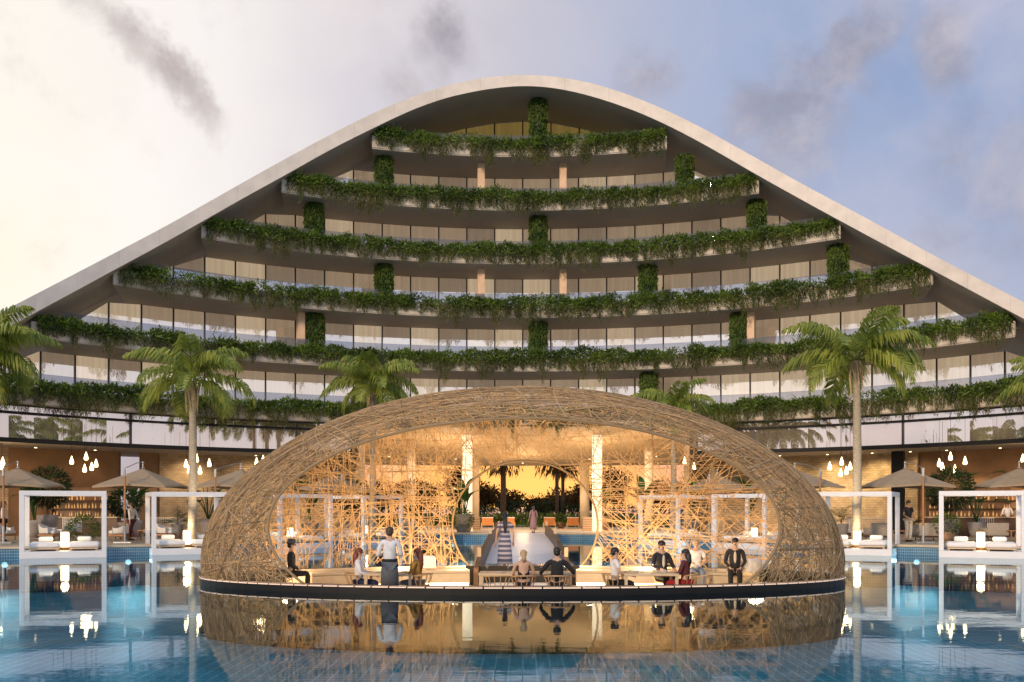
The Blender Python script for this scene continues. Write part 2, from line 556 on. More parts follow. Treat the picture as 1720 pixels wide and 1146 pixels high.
# ------------------------------------------------------------------ world, sun, camera
def build_world():
    w = bpy.data.worlds.new('World')
    SC.world = w
    w.use_nodes = True
    nt = w.node_tree
    for n in list(nt.nodes):
        nt.nodes.remove(n)

    def nd(t, **k):
        n = nt.nodes.new(t)
        for a, b in k.items():
            setattr(n, a, b)
        return n

    def put(sock, v):
        if hasattr(v, 'links'):
            lk(nt, v, sock)
        else:
            sock.default_value = v

    def mth(op, a, b=None, c=None, clamp=False):
        n = nd('ShaderNodeMath', operation=op, use_clamp=clamp)
        put(n.inputs[0], a)
        if b is not None:
            put(n.inputs[1], b)
        if c is not None:
            put(n.inputs[2], c)
        return n.outputs[0]

    def sm(x, a, b, lo=0.0, hi=1.0):
        n = nd('ShaderNodeMapRange', interpolation_type='SMOOTHSTEP')
        put(n.inputs[0], x)
        n.inputs[1].default_value = a
        n.inputs[2].default_value = b
        n.inputs[3].default_value = lo
        n.inputs[4].default_value = hi
        return n.outputs[0]

    def mix(f, a, b, mode='MIX'):
        n = nd('ShaderNodeMix', data_type='RGBA', blend_type=mode)
        put(n.inputs[0], f)
        put(n.inputs[6], a if hasattr(a, 'links') else tuple(a) + (1,))
        put(n.inputs[7], b if hasattr(b, 'links') else tuple(b) + (1,))
        return n.outputs[2]

    tc = nd('ShaderNodeTexCoord')
    sep = nd('ShaderNodeSeparateXYZ')
    lk(nt, tc.outputs['Generated'], sep.inputs[0])
    X, Y, Z = sep.outputs
    Yp = mth('MAXIMUM', Y, 0.08)
    u = mth('DIVIDE', X, Yp)
    v = mth('DIVIDE', Z, Yp)
    front = sm(Y, 0.1, 0.45)
    # soft wobble so that cloud borders are ragged
    nz = nd('ShaderNodeTexNoise')
    nz.inputs['Scale'].default_value = 4.0
    nz.inputs['Detail'].default_value = 7
    nz.inputs['Roughness'].default_value = 0.55
    lk(nt, tc.outputs['Generated'], nz.inputs['Vector'])
    nf = nz.outputs[0]
    n2 = nd('ShaderNodeTexNoise')
    n2.inputs['Scale'].default_value = 13.0
    n2.inputs['Detail'].default_value = 8
    n2.inputs['Roughness'].default_value = 0.62
    lk(nt, tc.outputs['Generated'], n2.inputs['Vector'])
    ng = n2.outputs[0]
    uu = mth('MULTIPLY_ADD', mth('SUBTRACT', nf, 0.5), 0.35, u)
    rp = nd('ShaderNodeValToRGB')
    lk(nt, mth('MULTIPLY_ADD', uu, 0.8, 0.5), rp.inputs[0])
    el = rp.color_ramp.elements
    stops = [(0.04, (1.0, 0.94, 0.85)), (0.18, (0.97, 0.90, 0.86)), (0.34, (0.83, 0.755, 0.75)), (0.50, (0.60, 0.575, 0.65)),
             (0.66, (0.37, 0.44, 0.63)), (0.86, (0.25, 0.35, 0.58))]
    while len(el) < len(stops):
        el.new(0.5)
    for e, (p, c) in zip(el, stops):
        e.position = p
        e.color = c + (1,)
    sky = rp.outputs[0]
    # pale lavender veil low on the right, warm veil low on the left
    low = sm(v, 0.42, 0.12)
    right = sm(u, 0.05, 0.4)
    sky = mix(mth('MULTIPLY', mth('MULTIPLY', low, right), 0.55), sky, (0.52, 0.50, 0.58))
    veil = mth('MULTIPLY', sm(nf, 0.42, 0.72), sm(u, 0.02, 0.3, 0.25, 0.75))
    sky = mix(veil, sky, (0.56, 0.55, 0.66))
    lft = mth('MULTIPLY', sm(v, 0.50, 0.16), sm(u, -0.25, -0.5))
    sky = mix(mth('MULTIPLY', lft, 0.42), sky, (1.1, 0.93, 0.62))
    core = mth('MULTIPLY', sm(nf, 0.36, 0.62), sm(u, -0.12, -0.42))
    sky = mix(mth('MULTIPLY', core, 0.6), sky, (1.1, 1.06, 1.0))
    wisp = mth('MULTIPLY', sm(ng, 0.52, 0.70), sm(u, 0.3, -0.3))
    sky = mix(mth('MULTIPLY', wisp, 0.22), sky, (0.60, 0.53, 0.52))

    n3 = nd('ShaderNodeTexNoise')
    n3.inputs['Scale'].default_value = 9.0
    n3.inputs['Detail'].default_value = 9
    n3.inputs['Roughness'].default_value = 0.6
    n3.inputs['Distortion'].default_value = 0.6
    lk(nt, tc.outputs['Generated'], n3.inputs['Vector'])
    nh = n3.outputs[0]

    def blob(px, py, rx, ry, rot=0.0):
        bu, bv = (px - CX) / F, (CY - py) / F
        du = mth('ADD', mth('SUBTRACT', u, bu), mth('MULTIPLY', mth('SUBTRACT', nf, 0.5), 0.10))
        dv = mth('ADD', mth('SUBTRACT', v, bv), mth('MULTIPLY', mth('SUBTRACT', ng, 0.5), 0.12))
        c, s = math.cos(rot), math.sin(rot)
        a = mth('MULTIPLY', mth('ADD', mth('MULTIPLY', du, c), mth('MULTIPLY', dv, s)), F / rx)
        b = mth('MULTIPLY', mth('SUBTRACT', mth('MULTIPLY', dv, c), mth('MULTIPLY', du, s)), F / ry)
        d = mth('SQRT', mth('ADD', mth('MULTIPLY', a, a), mth('MULTIPLY', b, b)))
        return sm(d, 1.9, 0.0)
    cl = None
    for args, k in [((190, 50, 150, 38, -0.6), 0.8), ((275, 115, 120, 36, -0.85), 0.9), ((340, 175, 90, 36, -1.0), 1.0), ((745, 85, 55, 70, 0.2), 0.85), ((690, 135, 45, 55, 0), 0.7),
                    ((1090, 140, 60, 60, 0), 0.75), ((1340, 190, 130, 95, 0.7), 1.0), ((1430, 95, 120, 45, 0.75), 1.0), ((1600, 95, 60, 105, 0.1), 0.9),
                    ((1690, 290, 130, 130, 0.3), 0.95), ((180, 40, 120, 40, -0.5), 0.5), ((1600, 430, 260, 80, 0.1), 0.7), ((1250, 330, 160, 50, 0.3), 0.5), ((80, 620, 10, 10, 0), 0.1)]:
        b = mth('MULTIPLY', blob(*args), k)
        cl = b if cl is None else mth('MAXIMUM', cl, b)
    # the noise eats into the cloud bodies so that their edges are torn
    dens = mth('SUBTRACT', mth('ADD', mth('MULTIPLY', cl, 1.05), mth('MULTIPLY', mth('SUBTRACT', nh, 0.5), 2.2)), 0.30)
    cl = mth('MULTIPLY', sm(dens, -0.12, 0.85), sm(cl, 0.0, 0.45))
    shade = sm(ng, 0.36, 0.64)
    left_c = mix(shade, (0.42, 0.34, 0.33), (0.74, 0.66, 0.62))
    right_c = mix(shade, (0.31, 0.30, 0.375), (0.52, 0.475, 0.53))
    ccol = mix(sm(u, -0.35, 0.1), left_c, right_c)
    sky = mix(mth('MULTIPLY', cl, 0.85), sky, ccol)
    # thin high streaks
    st = mth('MULTIPLY', mth('MULTIPLY', sm(nh, 0.50, 0.74), sm(nf, 0.40, 0.60)), sm(u, -0.05, 0.15))
    sky = mix(mth('MULTIPLY', st, 0.5), sky, (0.62, 0.58, 0.68))
    # setting-sun glow low over the sea straight ahead
    gx = mth('DIVIDE', u, 0.24)
    gz = mth('DIVIDE', mth('SUBTRACT', v, 0.015), 0.075)
    gd = mth('SQRT', mth('ADD', mth('MULTIPLY', gx, gx), mth('MULTIPLY', gz, gz)))
    g1 = sm(gd, 1.5, 0.1)
    sky = mix(g1, sky, (1.35, 0.40, 0.06))
    sky = mix(sm(gd, 0.95, 0.1), sky, (1.55, 0.74, 0.17))
    # the sky behind the camera, which the windows mirror
    back = mix(sm(Z, 0.02, 0.32), (0.92, 0.80, 0.74), (0.50, 0.66, 0.95))
    back = mix(sm(nf, 0.45, 0.7), back, (1.0, 0.97, 0.97))
    sky = mix(front, back, sky)
    sky = mix(sm(Z, 0.0, -0.06), sky, (0.16, 0.14, 0.13))
    bg = nd('ShaderNodeBackground')
    lk(nt, sky, bg.inputs[0])
    bg.inputs[1].default_value = WORLD_STR
    ns = nd('ShaderNodeTexSky')
    ns.sky_type = 'NISHITA'
    ns.sun_disc = False
    S = SUN.normalized()
    ns.sun_elevation = math.asin(S.z)
    ns.sun_rotation = math.atan2(S.x, S.y)
    bg2 = nd('ShaderNodeBackground')
    lk(nt, ns.outputs[0], bg2.inputs[0])
    bg2.inputs[1].default_value = 0.05
    mx = nd('ShaderNodeMixShader')
    mx.inputs[0].default_value = 0.12
    lk(nt, bg.outputs[0], mx.inputs[1])
    lk(nt, bg2.outputs[0], mx.inputs[2])
    out = nd('ShaderNodeOutputWorld')
    lk(nt, mx.outputs[0], out.inputs[0])


SUN = Vector((-0.42, -0.80, 0.27))
WORLD_STR = 0.94
build_world()
sl = bpy.data.lights.new('sun', 'SUN')
sl.energy = 2.0
sl.angle = R_(4)
sl.color = (1.0, 0.74, 0.48)
so = bpy.data.objects.new('sun', sl)
COL.objects.link(so)
so.rotation_euler = (-SUN).to_track_quat('-Z', 'Y').to_euler()

cam = bpy.data.cameras.new('camera')
co = bpy.data.objects.new('camera', cam)
COL.objects.link(co)
co.location = (0, 0, EYE)
co.rotation_euler = (PI / 2, 0, 0)
cam.sensor_width = 36
cam.sensor_fit = 'HORIZONTAL'
cam.lens = 36 * F / 1720
cam.shift_x = (860 - CX) / 1720
cam.shift_y = (CY - 573) / 1720
cam.clip_start = 0.1
cam.clip_end = 8000
SC.camera = co
SC.render.resolution_x, SC.render.resolution_y = 1024, 682
vs_ = SC.view_settings
vs_.view_transform = 'Standard'
vs_.look = 'None'
vs_.exposure = 0.25
vs_.gamma = 1.0
cy = SC.cycles
cy.use_denoising = True
cy.sample_clamp_indirect = 4.0
cy.max_bounces = 8
cy.diffuse_bounces = 3
cy.glossy_bounces = 4
cy.transparent_max_bounces = 16
cy.caustics_reflective = False
cy.caustics_refractive = False


def lamp(name, kind, loc, energy, col, size=0.1, target=None, angle=None, size_y=None, blend=0.6):
    l = bpy.data.lights.new(name, kind)
    l.energy = energy
    l.color = col
    if kind == 'AREA':
        l.size = size
        if size_y:
            l.shape = 'RECTANGLE'
            l.size_y = size_y
    else:
        l.shadow_soft_size = size
    if kind == 'SPOT':
        l.spot_size = angle
        l.spot_blend = blend
    o = bpy.data.objects.new(name, l)
    COL.objects.link(o)
    o.location = loc
    if target is not None:
        o.rotation_euler = (Vector(target) - Vector(loc)).to_track_quat('-Z', 'Y').to_euler()
    return o


# ------------------------------------------------------------------ hotel geometry helpers
YC, RF = 31.3, 31.0


def cyl(r, th, z):
    return Vector((r * math.sin(th), YC + r * math.cos(th), z))


def th_px(px, r):
    k = (px - CX) / F
    a, b, c = 1 + k * k, -2 * YC, YC * YC - r * r
    y = (-b + math.sqrt(b * b - 4 * a * c)) / (2 * a)
    return math.atan2(k * y, y - YC)


def th_z(px, py, r):
    t = th_px(px, r)
    y = YC + r * math.cos(t)
    return t, EYE + (CY - py) / F * y


def ring(mb, r0, r1, t0, t1, z0, z1, n=40, s0=None, s1=None):
    """solid block following the curve of the facade"""
    vs, fs = [], []
    for i in range(n + 1):
        t = t0 + (t1 - t0) * i / n
        u = t if s0 is None else s0 + (s1 - s0) * i / n
        vs += [cyl(r0, t, z0), cyl(r0, t, z1), cyl(r1, u, z1), cyl(r1, u, z0)]
    for i in range(n):
        a, b = i * 4, i * 4 + 4
        for j in range(4):
            j2 = (j + 1) % 4
            fs.append((a + j, a + j2, b + j2, b + j))
    fs += [(3, 2, 1, 0), (n * 4, n * 4 + 1, n * 4 + 2, n * 4 + 3)]
    mb.add(vs, fs)
    return mb


RR = 30.35
OUT = [(-450, 764), (-150, 605), (21, 514.4), (76.8, 485.6), (125.7, 460.3), (197, 422.8), (279, 380), (369.8, 328.3), (465.8, 274.2), (544.3, 231.6), (611, 197), (672, 170),
       (733, 148), (794, 133), (850, 126), (885, 125.5), (920, 127), (972, 134), (1024.5, 148), (1077, 167), (1150, 199), (1190, 221), (1259.6, 259.5), (1329.4, 299.6),
       (1420, 348), (1476.8, 378.4), (1572.8, 432), (1720, 508), (1880, 590), (2200, 756)]
INN = [(-450, 800), (-150, 640), (17.5, 548.4), (52, 529), (122, 491.7), (192, 453.3), (262, 416), (342, 371), (413.4, 330), (474.5, 297), (527, 267), (550, 253.6), (620, 218.7),
       (681, 189), (724.5, 171.6), (777, 156.7), (850, 145), (893.6, 143.6), (937, 148), (989.6, 160), (1042, 176.8), (1094, 197), (1150, 224.8), (1190, 246.4), (1268, 292),
       (1347, 336), (1400, 365), (1496, 416.8), (1567, 454), (1720, 535.8), (1880, 621), (2200, 790)]


def profile(t, lst):
    """height of the roof edge at the angle t on the facade cylinder"""
    p = cyl(RR, t, 0)
    px = CX + F * p.x / max(p.y, 12)
    py = float(np.mean([np.interp(px + d, [q[0] for q in lst], [q[1] for q in lst]) for d in np.linspace(-38, 38, 13)]))
    return EYE + (CY - py) / F * p.y


def zin(t):
    return profile(t, INN)


def zout(t):
    return profile(t, OUT)


def zsoff(x, r):
    """height of the roof's underside at the distance x from the building's axis, on the radius r"""
    return zin(math.asin(max(-0.98, min(0.98, x / RR / (1 + 0.42 * (r - RR) / RR)))))


def shrink(t, r):
    """angle on the radius r of the point straight behind the balcony end at the angle t"""
    return math.asin(max(-0.99, min(0.99, RF * math.sin(t) * (1 + 0.42 * (r - RF) / RF) / r)))


DZ = 0.38      # deck height
hotel = thing('hotel_building', (0, 62, DZ), 0, 'curved white hotel with stepped green balconies under one sweeping wave roof', 'hotel')

# roof
mb = MB()
vs, fs = [], []
n = 160
t0, t1 = -1.16, 1.16
for i in range(n + 1):
    t = t0 + (t1 - t0) * i / n
    zi, zo = max(zin(t), 0.45), max(zout(t), 1.1)
    p = cyl(RR, t, 0)
    bx, by = p.x * (1 + 0.42 * 15 / RR), p.y + 15 * (0.58 + 0.42 * math.cos(t))
    vs += [(p.x, p.y, zi), (p.x, p.y, zo), (bx, by, zo + 0.1), (bx, by, zi)]
for i in range(n):
    a, b = i * 4, i * 4 + 4
    for j in range(4):
        j2 = (j + 1) % 4
        fs.append((a + j, b + j, b + j2, a + j2))
fs += [(0, 1, 2, 3), (n * 4 + 3, n * 4 + 2, n * 4 + 1, n * 4)]
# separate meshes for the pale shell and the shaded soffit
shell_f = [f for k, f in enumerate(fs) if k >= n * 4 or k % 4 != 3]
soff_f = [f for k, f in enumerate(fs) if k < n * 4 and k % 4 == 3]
mb.add(vs, shell_f)
roof = mb.build('roof', M['roof'], hotel, world=True)
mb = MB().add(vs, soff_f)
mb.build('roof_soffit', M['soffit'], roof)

LEV = [('A', 24.7, 625, 1120), ('B', 21.3, 473, 1275), ('C', 17.9, 338, 1412), ('D', 14.5, 190, 1567), ('E', 11.1, 52, 1705), ('F', 7.7, -150, 1880)]
NAMES = ['topmost', 'second highest', 'third highest', 'fourth highest', 'second lowest', 'lowest']
RG = RF + 4.2
dth = 0.0537
slab_t = []
for li, (nm, z, pl, pr) in enumerate(LEV):
    ta, tb = th_px(pl, RF), th_px(pr, RF)
    slab_t.append((ta, tb))
    nn = int(60 * (tb - ta)) + 12
    sa, sb = shrink(ta, RF + 6.5), shrink(tb, RF + 6.5)
    bal = ring(MB(), RF, RF + 6.5, ta, tb, z - 0.5, z - 0.003, nn, sa, sb).build('balcony', M['slab'], hotel, world=True)
    pm = MB()
    ring(pm, RF - 0.05, RF + 0.07, ta, tb, z - 0.45, z + 0.28, nn)
    ring(pm, RF + 0.62, RF + 0.72, ta, tb, z, z + 0.28, nn)
    pm.build('planter', M['slab'], bal)
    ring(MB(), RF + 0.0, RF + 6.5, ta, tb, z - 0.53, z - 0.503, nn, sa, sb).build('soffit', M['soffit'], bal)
    ra, rb = ta, tb
    while zsoff((RF + 0.97) * math.sin(ra), RF + 0.97) < z + 1.3 and ra < 0:
        ra += 0.004
    while zsoff((RF + 0.97) * math.sin(rb), RF + 0.97) < z + 1.3 and rb > 0:
        rb -= 0.004
    ring(MB(), RF + 0.95, RF + 0.97, ra, rb, z + 0.02, z + 1.2, nn).build('glass_railing', M['rail_glass'], bal)

# window walls: floor above level li reaches the slab of level li-1 (or the roof)
for li, (nm, z, pl, pr) in enumerate(LEV):
    ztop = LEV[li - 1][1] - 0.53 if li else 40.0
    rg = RG if li else RF + 5.0
    ta, tb = slab_t[li]
    ta, tb = shrink(ta, rg), shrink(tb, rg)
    panes, mulls = [], []
    k0, k1 = int(math.floor(ta / dth)), int(math.ceil(tb / dth))
    for k in range(k0, k1):
        a, b = k * dth, (k + 1) * dth
        a2, b2 = max(a, ta), min(b, tb)
        if b2 - a2 < 0.01:
            continue
        za, zb = min(ztop, zsoff(rg * math.sin(a2), rg) - 0.02), min(ztop, zsoff(rg * math.sin(b2), rg) - 0.02)
        if min(za, zb) < z + 0.25:
            if max(za, zb) < z + 0.25:
                continue
        za, zb = max(za, z + 0.05), max(zb, z + 0.05)
        panes.append((a2 + 0.0012, b2 - 0.0012, za, zb))
        if a2 == a and za > z + 0.3:
            mulls.append((a, za))
    hm = ring(MB(), rg - 0.02, rg + 0.1, ta, tb, z - 0.001, z + 0.06, 40)
    wall = hm.build('window_wall', M['mullion'], hotel, world=True)
    for (a, b, za, zb) in panes:
        p = MB().add([cyl(rg, a, z + 0.06), cyl(rg, b, z + 0.06), cyl(rg, b, zb), cyl(rg, a, za)], [(0, 1, 2, 3)])
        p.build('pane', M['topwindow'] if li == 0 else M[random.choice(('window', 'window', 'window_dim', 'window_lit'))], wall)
    for (a, za) in mulls:
        p = ring(MB(), rg - 0.07, rg + 0.05, a - 0.0012, a + 0.0012, z + 0.06, za, 1)
        p.build('mullion', M['mullion'], wall)

# canopy over the ground floor and its mirror-like clerestory band
ZG = 5.42
TPL, TPR = th_px(590, RF + 0.6), th_px(1172, RF + 0.6)
for ca, cb, cuts in ((-1.15, TPL, (-120, 219, 497)), (TPR, 1.15, (1265, 1517, 1830))):
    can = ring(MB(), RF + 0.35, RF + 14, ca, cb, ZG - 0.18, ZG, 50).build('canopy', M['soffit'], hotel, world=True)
    ring(MB(), RF + 0.30, RF + 0.347, ca, cb, ZG - 0.2, ZG + 0.03, 50).build('edge_beam', M['black'], can)
    ring(MB(), RF + 0.40, RF + 0.52, ca, cb, 6.68, 6.80, 50).build('transom', M['black'], can)
    cw = ring(MB(), RF + 0.55, RF + 0.62, ca, cb, 7.08, 7.16, 50).build('clerestory', M['mullion'], hotel, world=True)
    edges = [ca] + [th_px(p, RF + 0.6) for p in cuts] + [cb]
    for a, b in zip(edges[:-1], edges[1:]):
        vs, fs = [], []
        for i in range(9):
            t = a + 0.001 + (b - a - 0.002) * i / 8
            vs += [cyl(RF + 0.58, t, ZG + 0.004), cyl(RF + 0.58, t, 7.08)]
        fs = [(i * 2, i * 2 + 2, i * 2 + 3, i * 2 + 1) for i in range(8)]
        MB().add(vs, fs).build('pane', M['clerestory'], cw)
    for a in edges[1:]:
        if abs(a) < 1.1:
            ring(MB(), RF + 0.5, RF + 0.66, a - 0.0016, a + 0.0016, ZG, 7.08, 1).build('mullion', M['mullion'], cw)
M['passage'] = mat('passage_plaster', (0.66, 0.52, 0.36), 0.7, 0.06, 0.8)
vs, fs = [], []
for i in range(25):
    t = TPL + (TPR - TPL) * i / 24
    for r, zz in ((RF + 0.2, 7.12), (RF + 0.2, 7.0), (RF + 15.5, 5.25), (RF + 15.5, 5.6)):
        vs.append(cyl(r, t, zz))
for i in range(24):
    a, b = i * 4, i * 4 + 4
    fs += [(a, b, b + 1, a + 1), (a + 1, b + 1, b + 2, a + 2), (a + 2, b + 2, b + 3, a + 3)]
MB().add(vs, fs).build('passage_ceiling', M['passage'], hotel, world=True)

# ground floor walls
RW = RF + 5.2


def gwall(p0, p1, m, r=RW, z1=ZG - 0.18, name='wall', d=0.3):
    a, b = th_px(p0, r), th_px(p1, r)
    return ring(MB(), r, r + d, a, b, DZ - 0.05, z1, max(4, int((b - a) * 60))).build(name, m, hotel, world=True)


gwall(-260, 14, M['stone'])
gwall(14, 203, M['brown'], RW + 0.12)
gwall(203, 234, M['pale_glass'], RW - 0.1, name='glass_door')
gwall(234, 268, M['brown'], RW + 0.12)
gwall(268, 590, M['stone'])
gwall(1172, 1497, M['stone'])
gwall(1497, 1517, M['black'], RW - 2.0, name='pillar')
gwall(1517, 1541, M['stone'], RW - 0.4)
gwall(1541, 2000, M['brown'], RW + 0.12)
# ends of the open passage through the middle, and its round columns
for px, s in ((590, 1), (1172, -1)):
    t = th_px(px, RW)
    p, q = cyl(RF + 0.7, t, DZ), cyl(RF + 15, t, DZ)
    MB().box(((p.x + q.x) / 2 - s * 0.0, (p.y + q.y) / 2, DZ + 3.3), ((q - p).length, 0.35, 6.6), math.atan2(q.y - p.y, q.x - p.x)).build('wall', M['stone'], hotel, world=True)
M['column'] = mat('beige_column', (0.72, 0.62, 0.48), 0.6, 0.06, 2)
M['painted_glow_column'] = mat('column_with_painted_glow', (0.72, 0.62, 0.48), 0.6, 0.06, 2, emit=(1, 0.82, 0.55), estr=0.9)  # emission stands in for uplight on the two front columns
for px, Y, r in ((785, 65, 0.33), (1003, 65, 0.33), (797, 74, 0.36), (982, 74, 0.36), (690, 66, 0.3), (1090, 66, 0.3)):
    MB().lathe([(r, 0), (r, 7.0 - (Y - 62.5) * 0.1134 - DZ + 0.25)], (xat(px, Y), Y, DZ), 20).build('column', M['painted_glow_column' if px in (785, 1003) else 'column'], hotel, True, world=True)

# plain peach columns on the balconies
M['peach'] = mat('peach_column', (0.76, 0.52, 0.35), 0.6, 0.1, 2)
for px, li in ((808, 1), (946, 1), (808, 3), (946, 3), (505, 4), (1262, 4)):
    r = RF + 1.3
    t = th_px(px, r)
    z0, z1 = LEV[li][1], LEV[li - 1][1] - 0.53
    p = cyl(r, t, z0)
    MB().box((p.x, p.y, (z0 + z1) / 2), (0.45, 0.45, z1 - z0), -t).build('column', M['peach'], hotel, world=True)


# balcony greenery -----------------------------------------------------------
def smooth_noise(x, seed):
    i = np.floor(x).astype(int)
    f = x - i
    f = f * f * (3 - 2 * f)
    h = lambda k: np.modf(np.sin((k + seed * 57.3) * 12.9898) * 43758.5453)[0] % 1.0
    return h(i) * (1 - f) + h(i + 1) * f


def hedge(li):
    nm, z, pl, pr = LEV[li]
    ta, tb = slab_t[li]
    ta, tb = ta + 0.008, tb - 0.003
    ta, tb = max(ta, -1.02), min(tb, 1.02)
    length = (tb - ta) * RF
    o = thing('trailing_hedge', cyl(RF, 0, z), 0, 'leafy hedge with trailing vines along the %s balcony edge' % NAMES[li], 'hedge', 'planted balcony edges')
    n = int(length * 560)
    th = RNG.uniform(ta, tb, n)
    s = th * RF
    h = 0.22 + 0.42 * smooth_noise(s * 0.55, li + 1) + 0.30 * smooth_noise(s * 1.9, li + 11)
    r = RF + RNG.uniform(-0.42, 0.6, n)
    zz = z - 0.12 + (h + 0.2) * RNG.uniform(0, 1, n) ** 0.75
    P = np.stack([r * np.sin(th), YC + r * np.cos(th), zz], 1)
    D = RNG.normal(size=(n, 3)) * 0.8 + np.array([0, -0.35, 0.45])
    gap = (smooth_noise(s * 0.8, li + 41) < 0.2) & (RNG.uniform(0, 1, n) < 0.72)
    P, D = P[~gap], D[~gap]
    n = len(P)
    leaf_mesh('foliage', P, D, RNG.uniform(0.11, 0.27, n), RNG.uniform(0.05, 0.12, n), M['bush'], o, True)
    nf_ = int(length * 2.2)
    thf = RNG.uniform(ta, tb, nf_)
    Pf, Df, Lf = [], [], []
    for t in thf:
        k = 16
        c = cyl(RF - 0.12, t, z + 0.22 + RNG.uniform(0, 0.25))
        a = RNG.uniform(0, 2 * PI, k)
        Pf.append(np.tile(np.array(c), (k, 1)))
        Df.append(np.stack([np.cos(a) * 0.8, np.sin(a) * 0.8, RNG.uniform(-0.7, 1.0, k)], 1))
        Lf.append(RNG.uniform(0.35, 0.75, k))
    leaf_mesh('fern_leaves', np.concatenate(Pf), np.concatenate(Df), np.concatenate(Lf), 0.07, M['fern'], o, True)
    # trailing strands
    ns = int(length * 60)
    ths = RNG.uniform(ta, tb, ns)
    ss = ths * RF
    ln = 0.04 + 0.55 * smooth_noise(ss * 0.8, li + 21) ** 1.6 + 0.75 * smooth_noise(ss * 3.1, li + 31) ** 2.4
    ln *= RNG.uniform(0.6, 1.3, ns)
    Ps, Ds, Ls, Ws = [], [], [], []
    for t, L in zip(ths, ln):
        k = max(3, int((L + 0.3) / 0.085))
        d = np.linspace(0, L + 0.3, k)
        tt = t + RNG.normal(0, 0.0012, k)
        rr = RF - 0.10 - RNG.uniform(0, 0.25)
        Ps.append(np.stack([rr * np.sin(tt), YC + rr * np.cos(tt), z + 0.33 - d], 1))
        Ds.append(RNG.normal(size=(k, 3)) * 0.35 + np.array([0, 0, -1]))
        Ls.append(RNG.uniform(0.13, 0.30, k))
        Ws.append(RNG.uniform(0.02, 0.045, k))
    dry = [i for i in range(len(Ps)) if RNG.uniform() < 0.2]
    wet = [i for i in range(len(Ps)) if i not in set(dry)]
    for ids, nmv, mv in ((wet, 'vines', 'vine'), (dry, 'dry_vines', 'dry')):
        leaf_mesh(nmv, np.concatenate([Ps[i] for i in ids]), np.concatenate([Ds[i] for i in ids]), np.concatenate([Ls[i] for i in ids]), np.concatenate([Ws[i] for i in ids]) * (0.7 if mv == 'dry' else 1), M[mv], o, True)


for li in range(6):
    hedge(li)

# ivy-clad columns
IVY = [(904, 0), (645, 1), (1150, 1), (528, 2), (904, 2), (1271, 2), (645, 3), (1088, 3), (1408, 3), (528, 4), (904, 4), (1242, 4), (1090, 5)]
FLO = ['under the roof crown', 'below the topmost balcony', 'below the second highest balcony', 'below the third highest balcony', 'below the fourth highest balcony', 'below the second lowest balcony']
for px, li in IVY:
    r = RF + 1.35
    t = th_px(px, r)
    z0 = LEV[li][1]
    z1 = (LEV[li - 1][1] - 0.53) if li else 60
    z1 = min(z1, zsoff(r * math.sin(t), r) - 0.03)
    p = cyl(r, t, z0)
    side = 'at the middle' if abs(px - 890) < 60 else ('toward the roof\'s left slope' if px < 890 else 'toward the roof\'s right slope')
    o = thing('ivy_column', p, 0, 'round ivy clad column %s, %s' % (FLO[li], side), 'column', 'ivy clad columns on the balconies')
    MB().lathe([(0.46, 0), (0.46, z1 - z0)], (0, 0, 0), 16).build('shaft', M['dark_leaf'], o)
    n = 2000
    a = RNG.uniform(0, 2 * PI, n)
    zc = RNG.uniform(0.05, z1 - z0, n)
    rr = 0.45 + RNG.uniform(0, 0.10, n) + 0.07 * smooth_noise(a * 1.3 + zc * 1.7, px % 13) * RNG.uniform(0, 1, n)
    P = np.stack([rr * np.cos(a), rr * np.sin(a), zc], 1)
    D = np.stack([np.cos(a) * 0.35, np.sin(a) * 0.35, -np.ones(n)], 1) + RNG.normal(size=(n, 3)) * 0.3
    leaf_mesh('ivy', P, D, RNG.uniform(0.14, 0.3, n), RNG.uniform(0.05, 0.1, n), M['moss'], o)

# ------------------------------------------------------------------ ground, pool, water
EDGE_L = [(-60, 29), (-30, 34.8), (-24, 37.0), (-20, 38.8), (-17, 40.1), (-13.6, 42.3), (-10.8, 46), (-8.2, 51.5), (-5.2, 57.5), (-3.6, 59.5)]
EDGE = EDGE_L + [(-x, y) for x, y in reversed(EDGE_L)]


def flat(name, loops, z, m, kind='structure'):
    loops3 = [[Vector((x, y, 0)) for x, y in lp] for lp in loops]
    tris = tessellate_polygon(loops3)
    vs = [(x, y, z) for lp in loops for x, y in lp]
    fs = []
    for t in tris:
        a, b, c = [Vector(vs[i]) for i in t]
        fs.append(tuple(t) if (b - a).cross(c - a).z > 0 else tuple(reversed(t)))
    o = MB().add(vs, fs).build(name, m)
    o['kind'] = kind
    return o


PC, PA, PB = 25.7, 8.34, 4.04            # pavilion ellipse


def ellp(a, b, n=72):
    return [(a * math.cos(2 * PI * i / n), PC + b * math.sin(2 * PI * i / n)) for i in range(n)]


flat('pool_deck', [[(-60, 92), *EDGE, (60, 92)]], DZ, M['deck'])
flat('ground', [[(-3000, -400), (3000, -400), (3000, 5000), (-3000, 5000)], [(-60, -30), (-60, 92), (60, 92), (60, -30)]], DZ - 0.04, M['ground'])
flat('sea', [[(-3000, 135), (3000, 135), (3000, 4990), (-3000, 4990)]], DZ - 0.035, M['sea'])
flat('pool_floor', [[(-60, -30), (60, -30), *reversed(EDGE)]], -1.3, M['pool_floor'])
flat('water', [[(-60, -30), (60, -30), *reversed(EDGE)], ellp(PA + 0.02, PB + 0.02)], 0.0, M['water'])
mb = MB()
for (x0, y0), (x1, y1) in zip(EDGE[:-1], EDGE[1:]):
    mb.add([(x0, y0, -1.3), (x1, y1, -1.3), (x1, y1, DZ - 0.07), (x0, y0, DZ - 0.07)], [(0, 1, 2, 3)])
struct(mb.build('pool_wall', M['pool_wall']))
mb = MB()
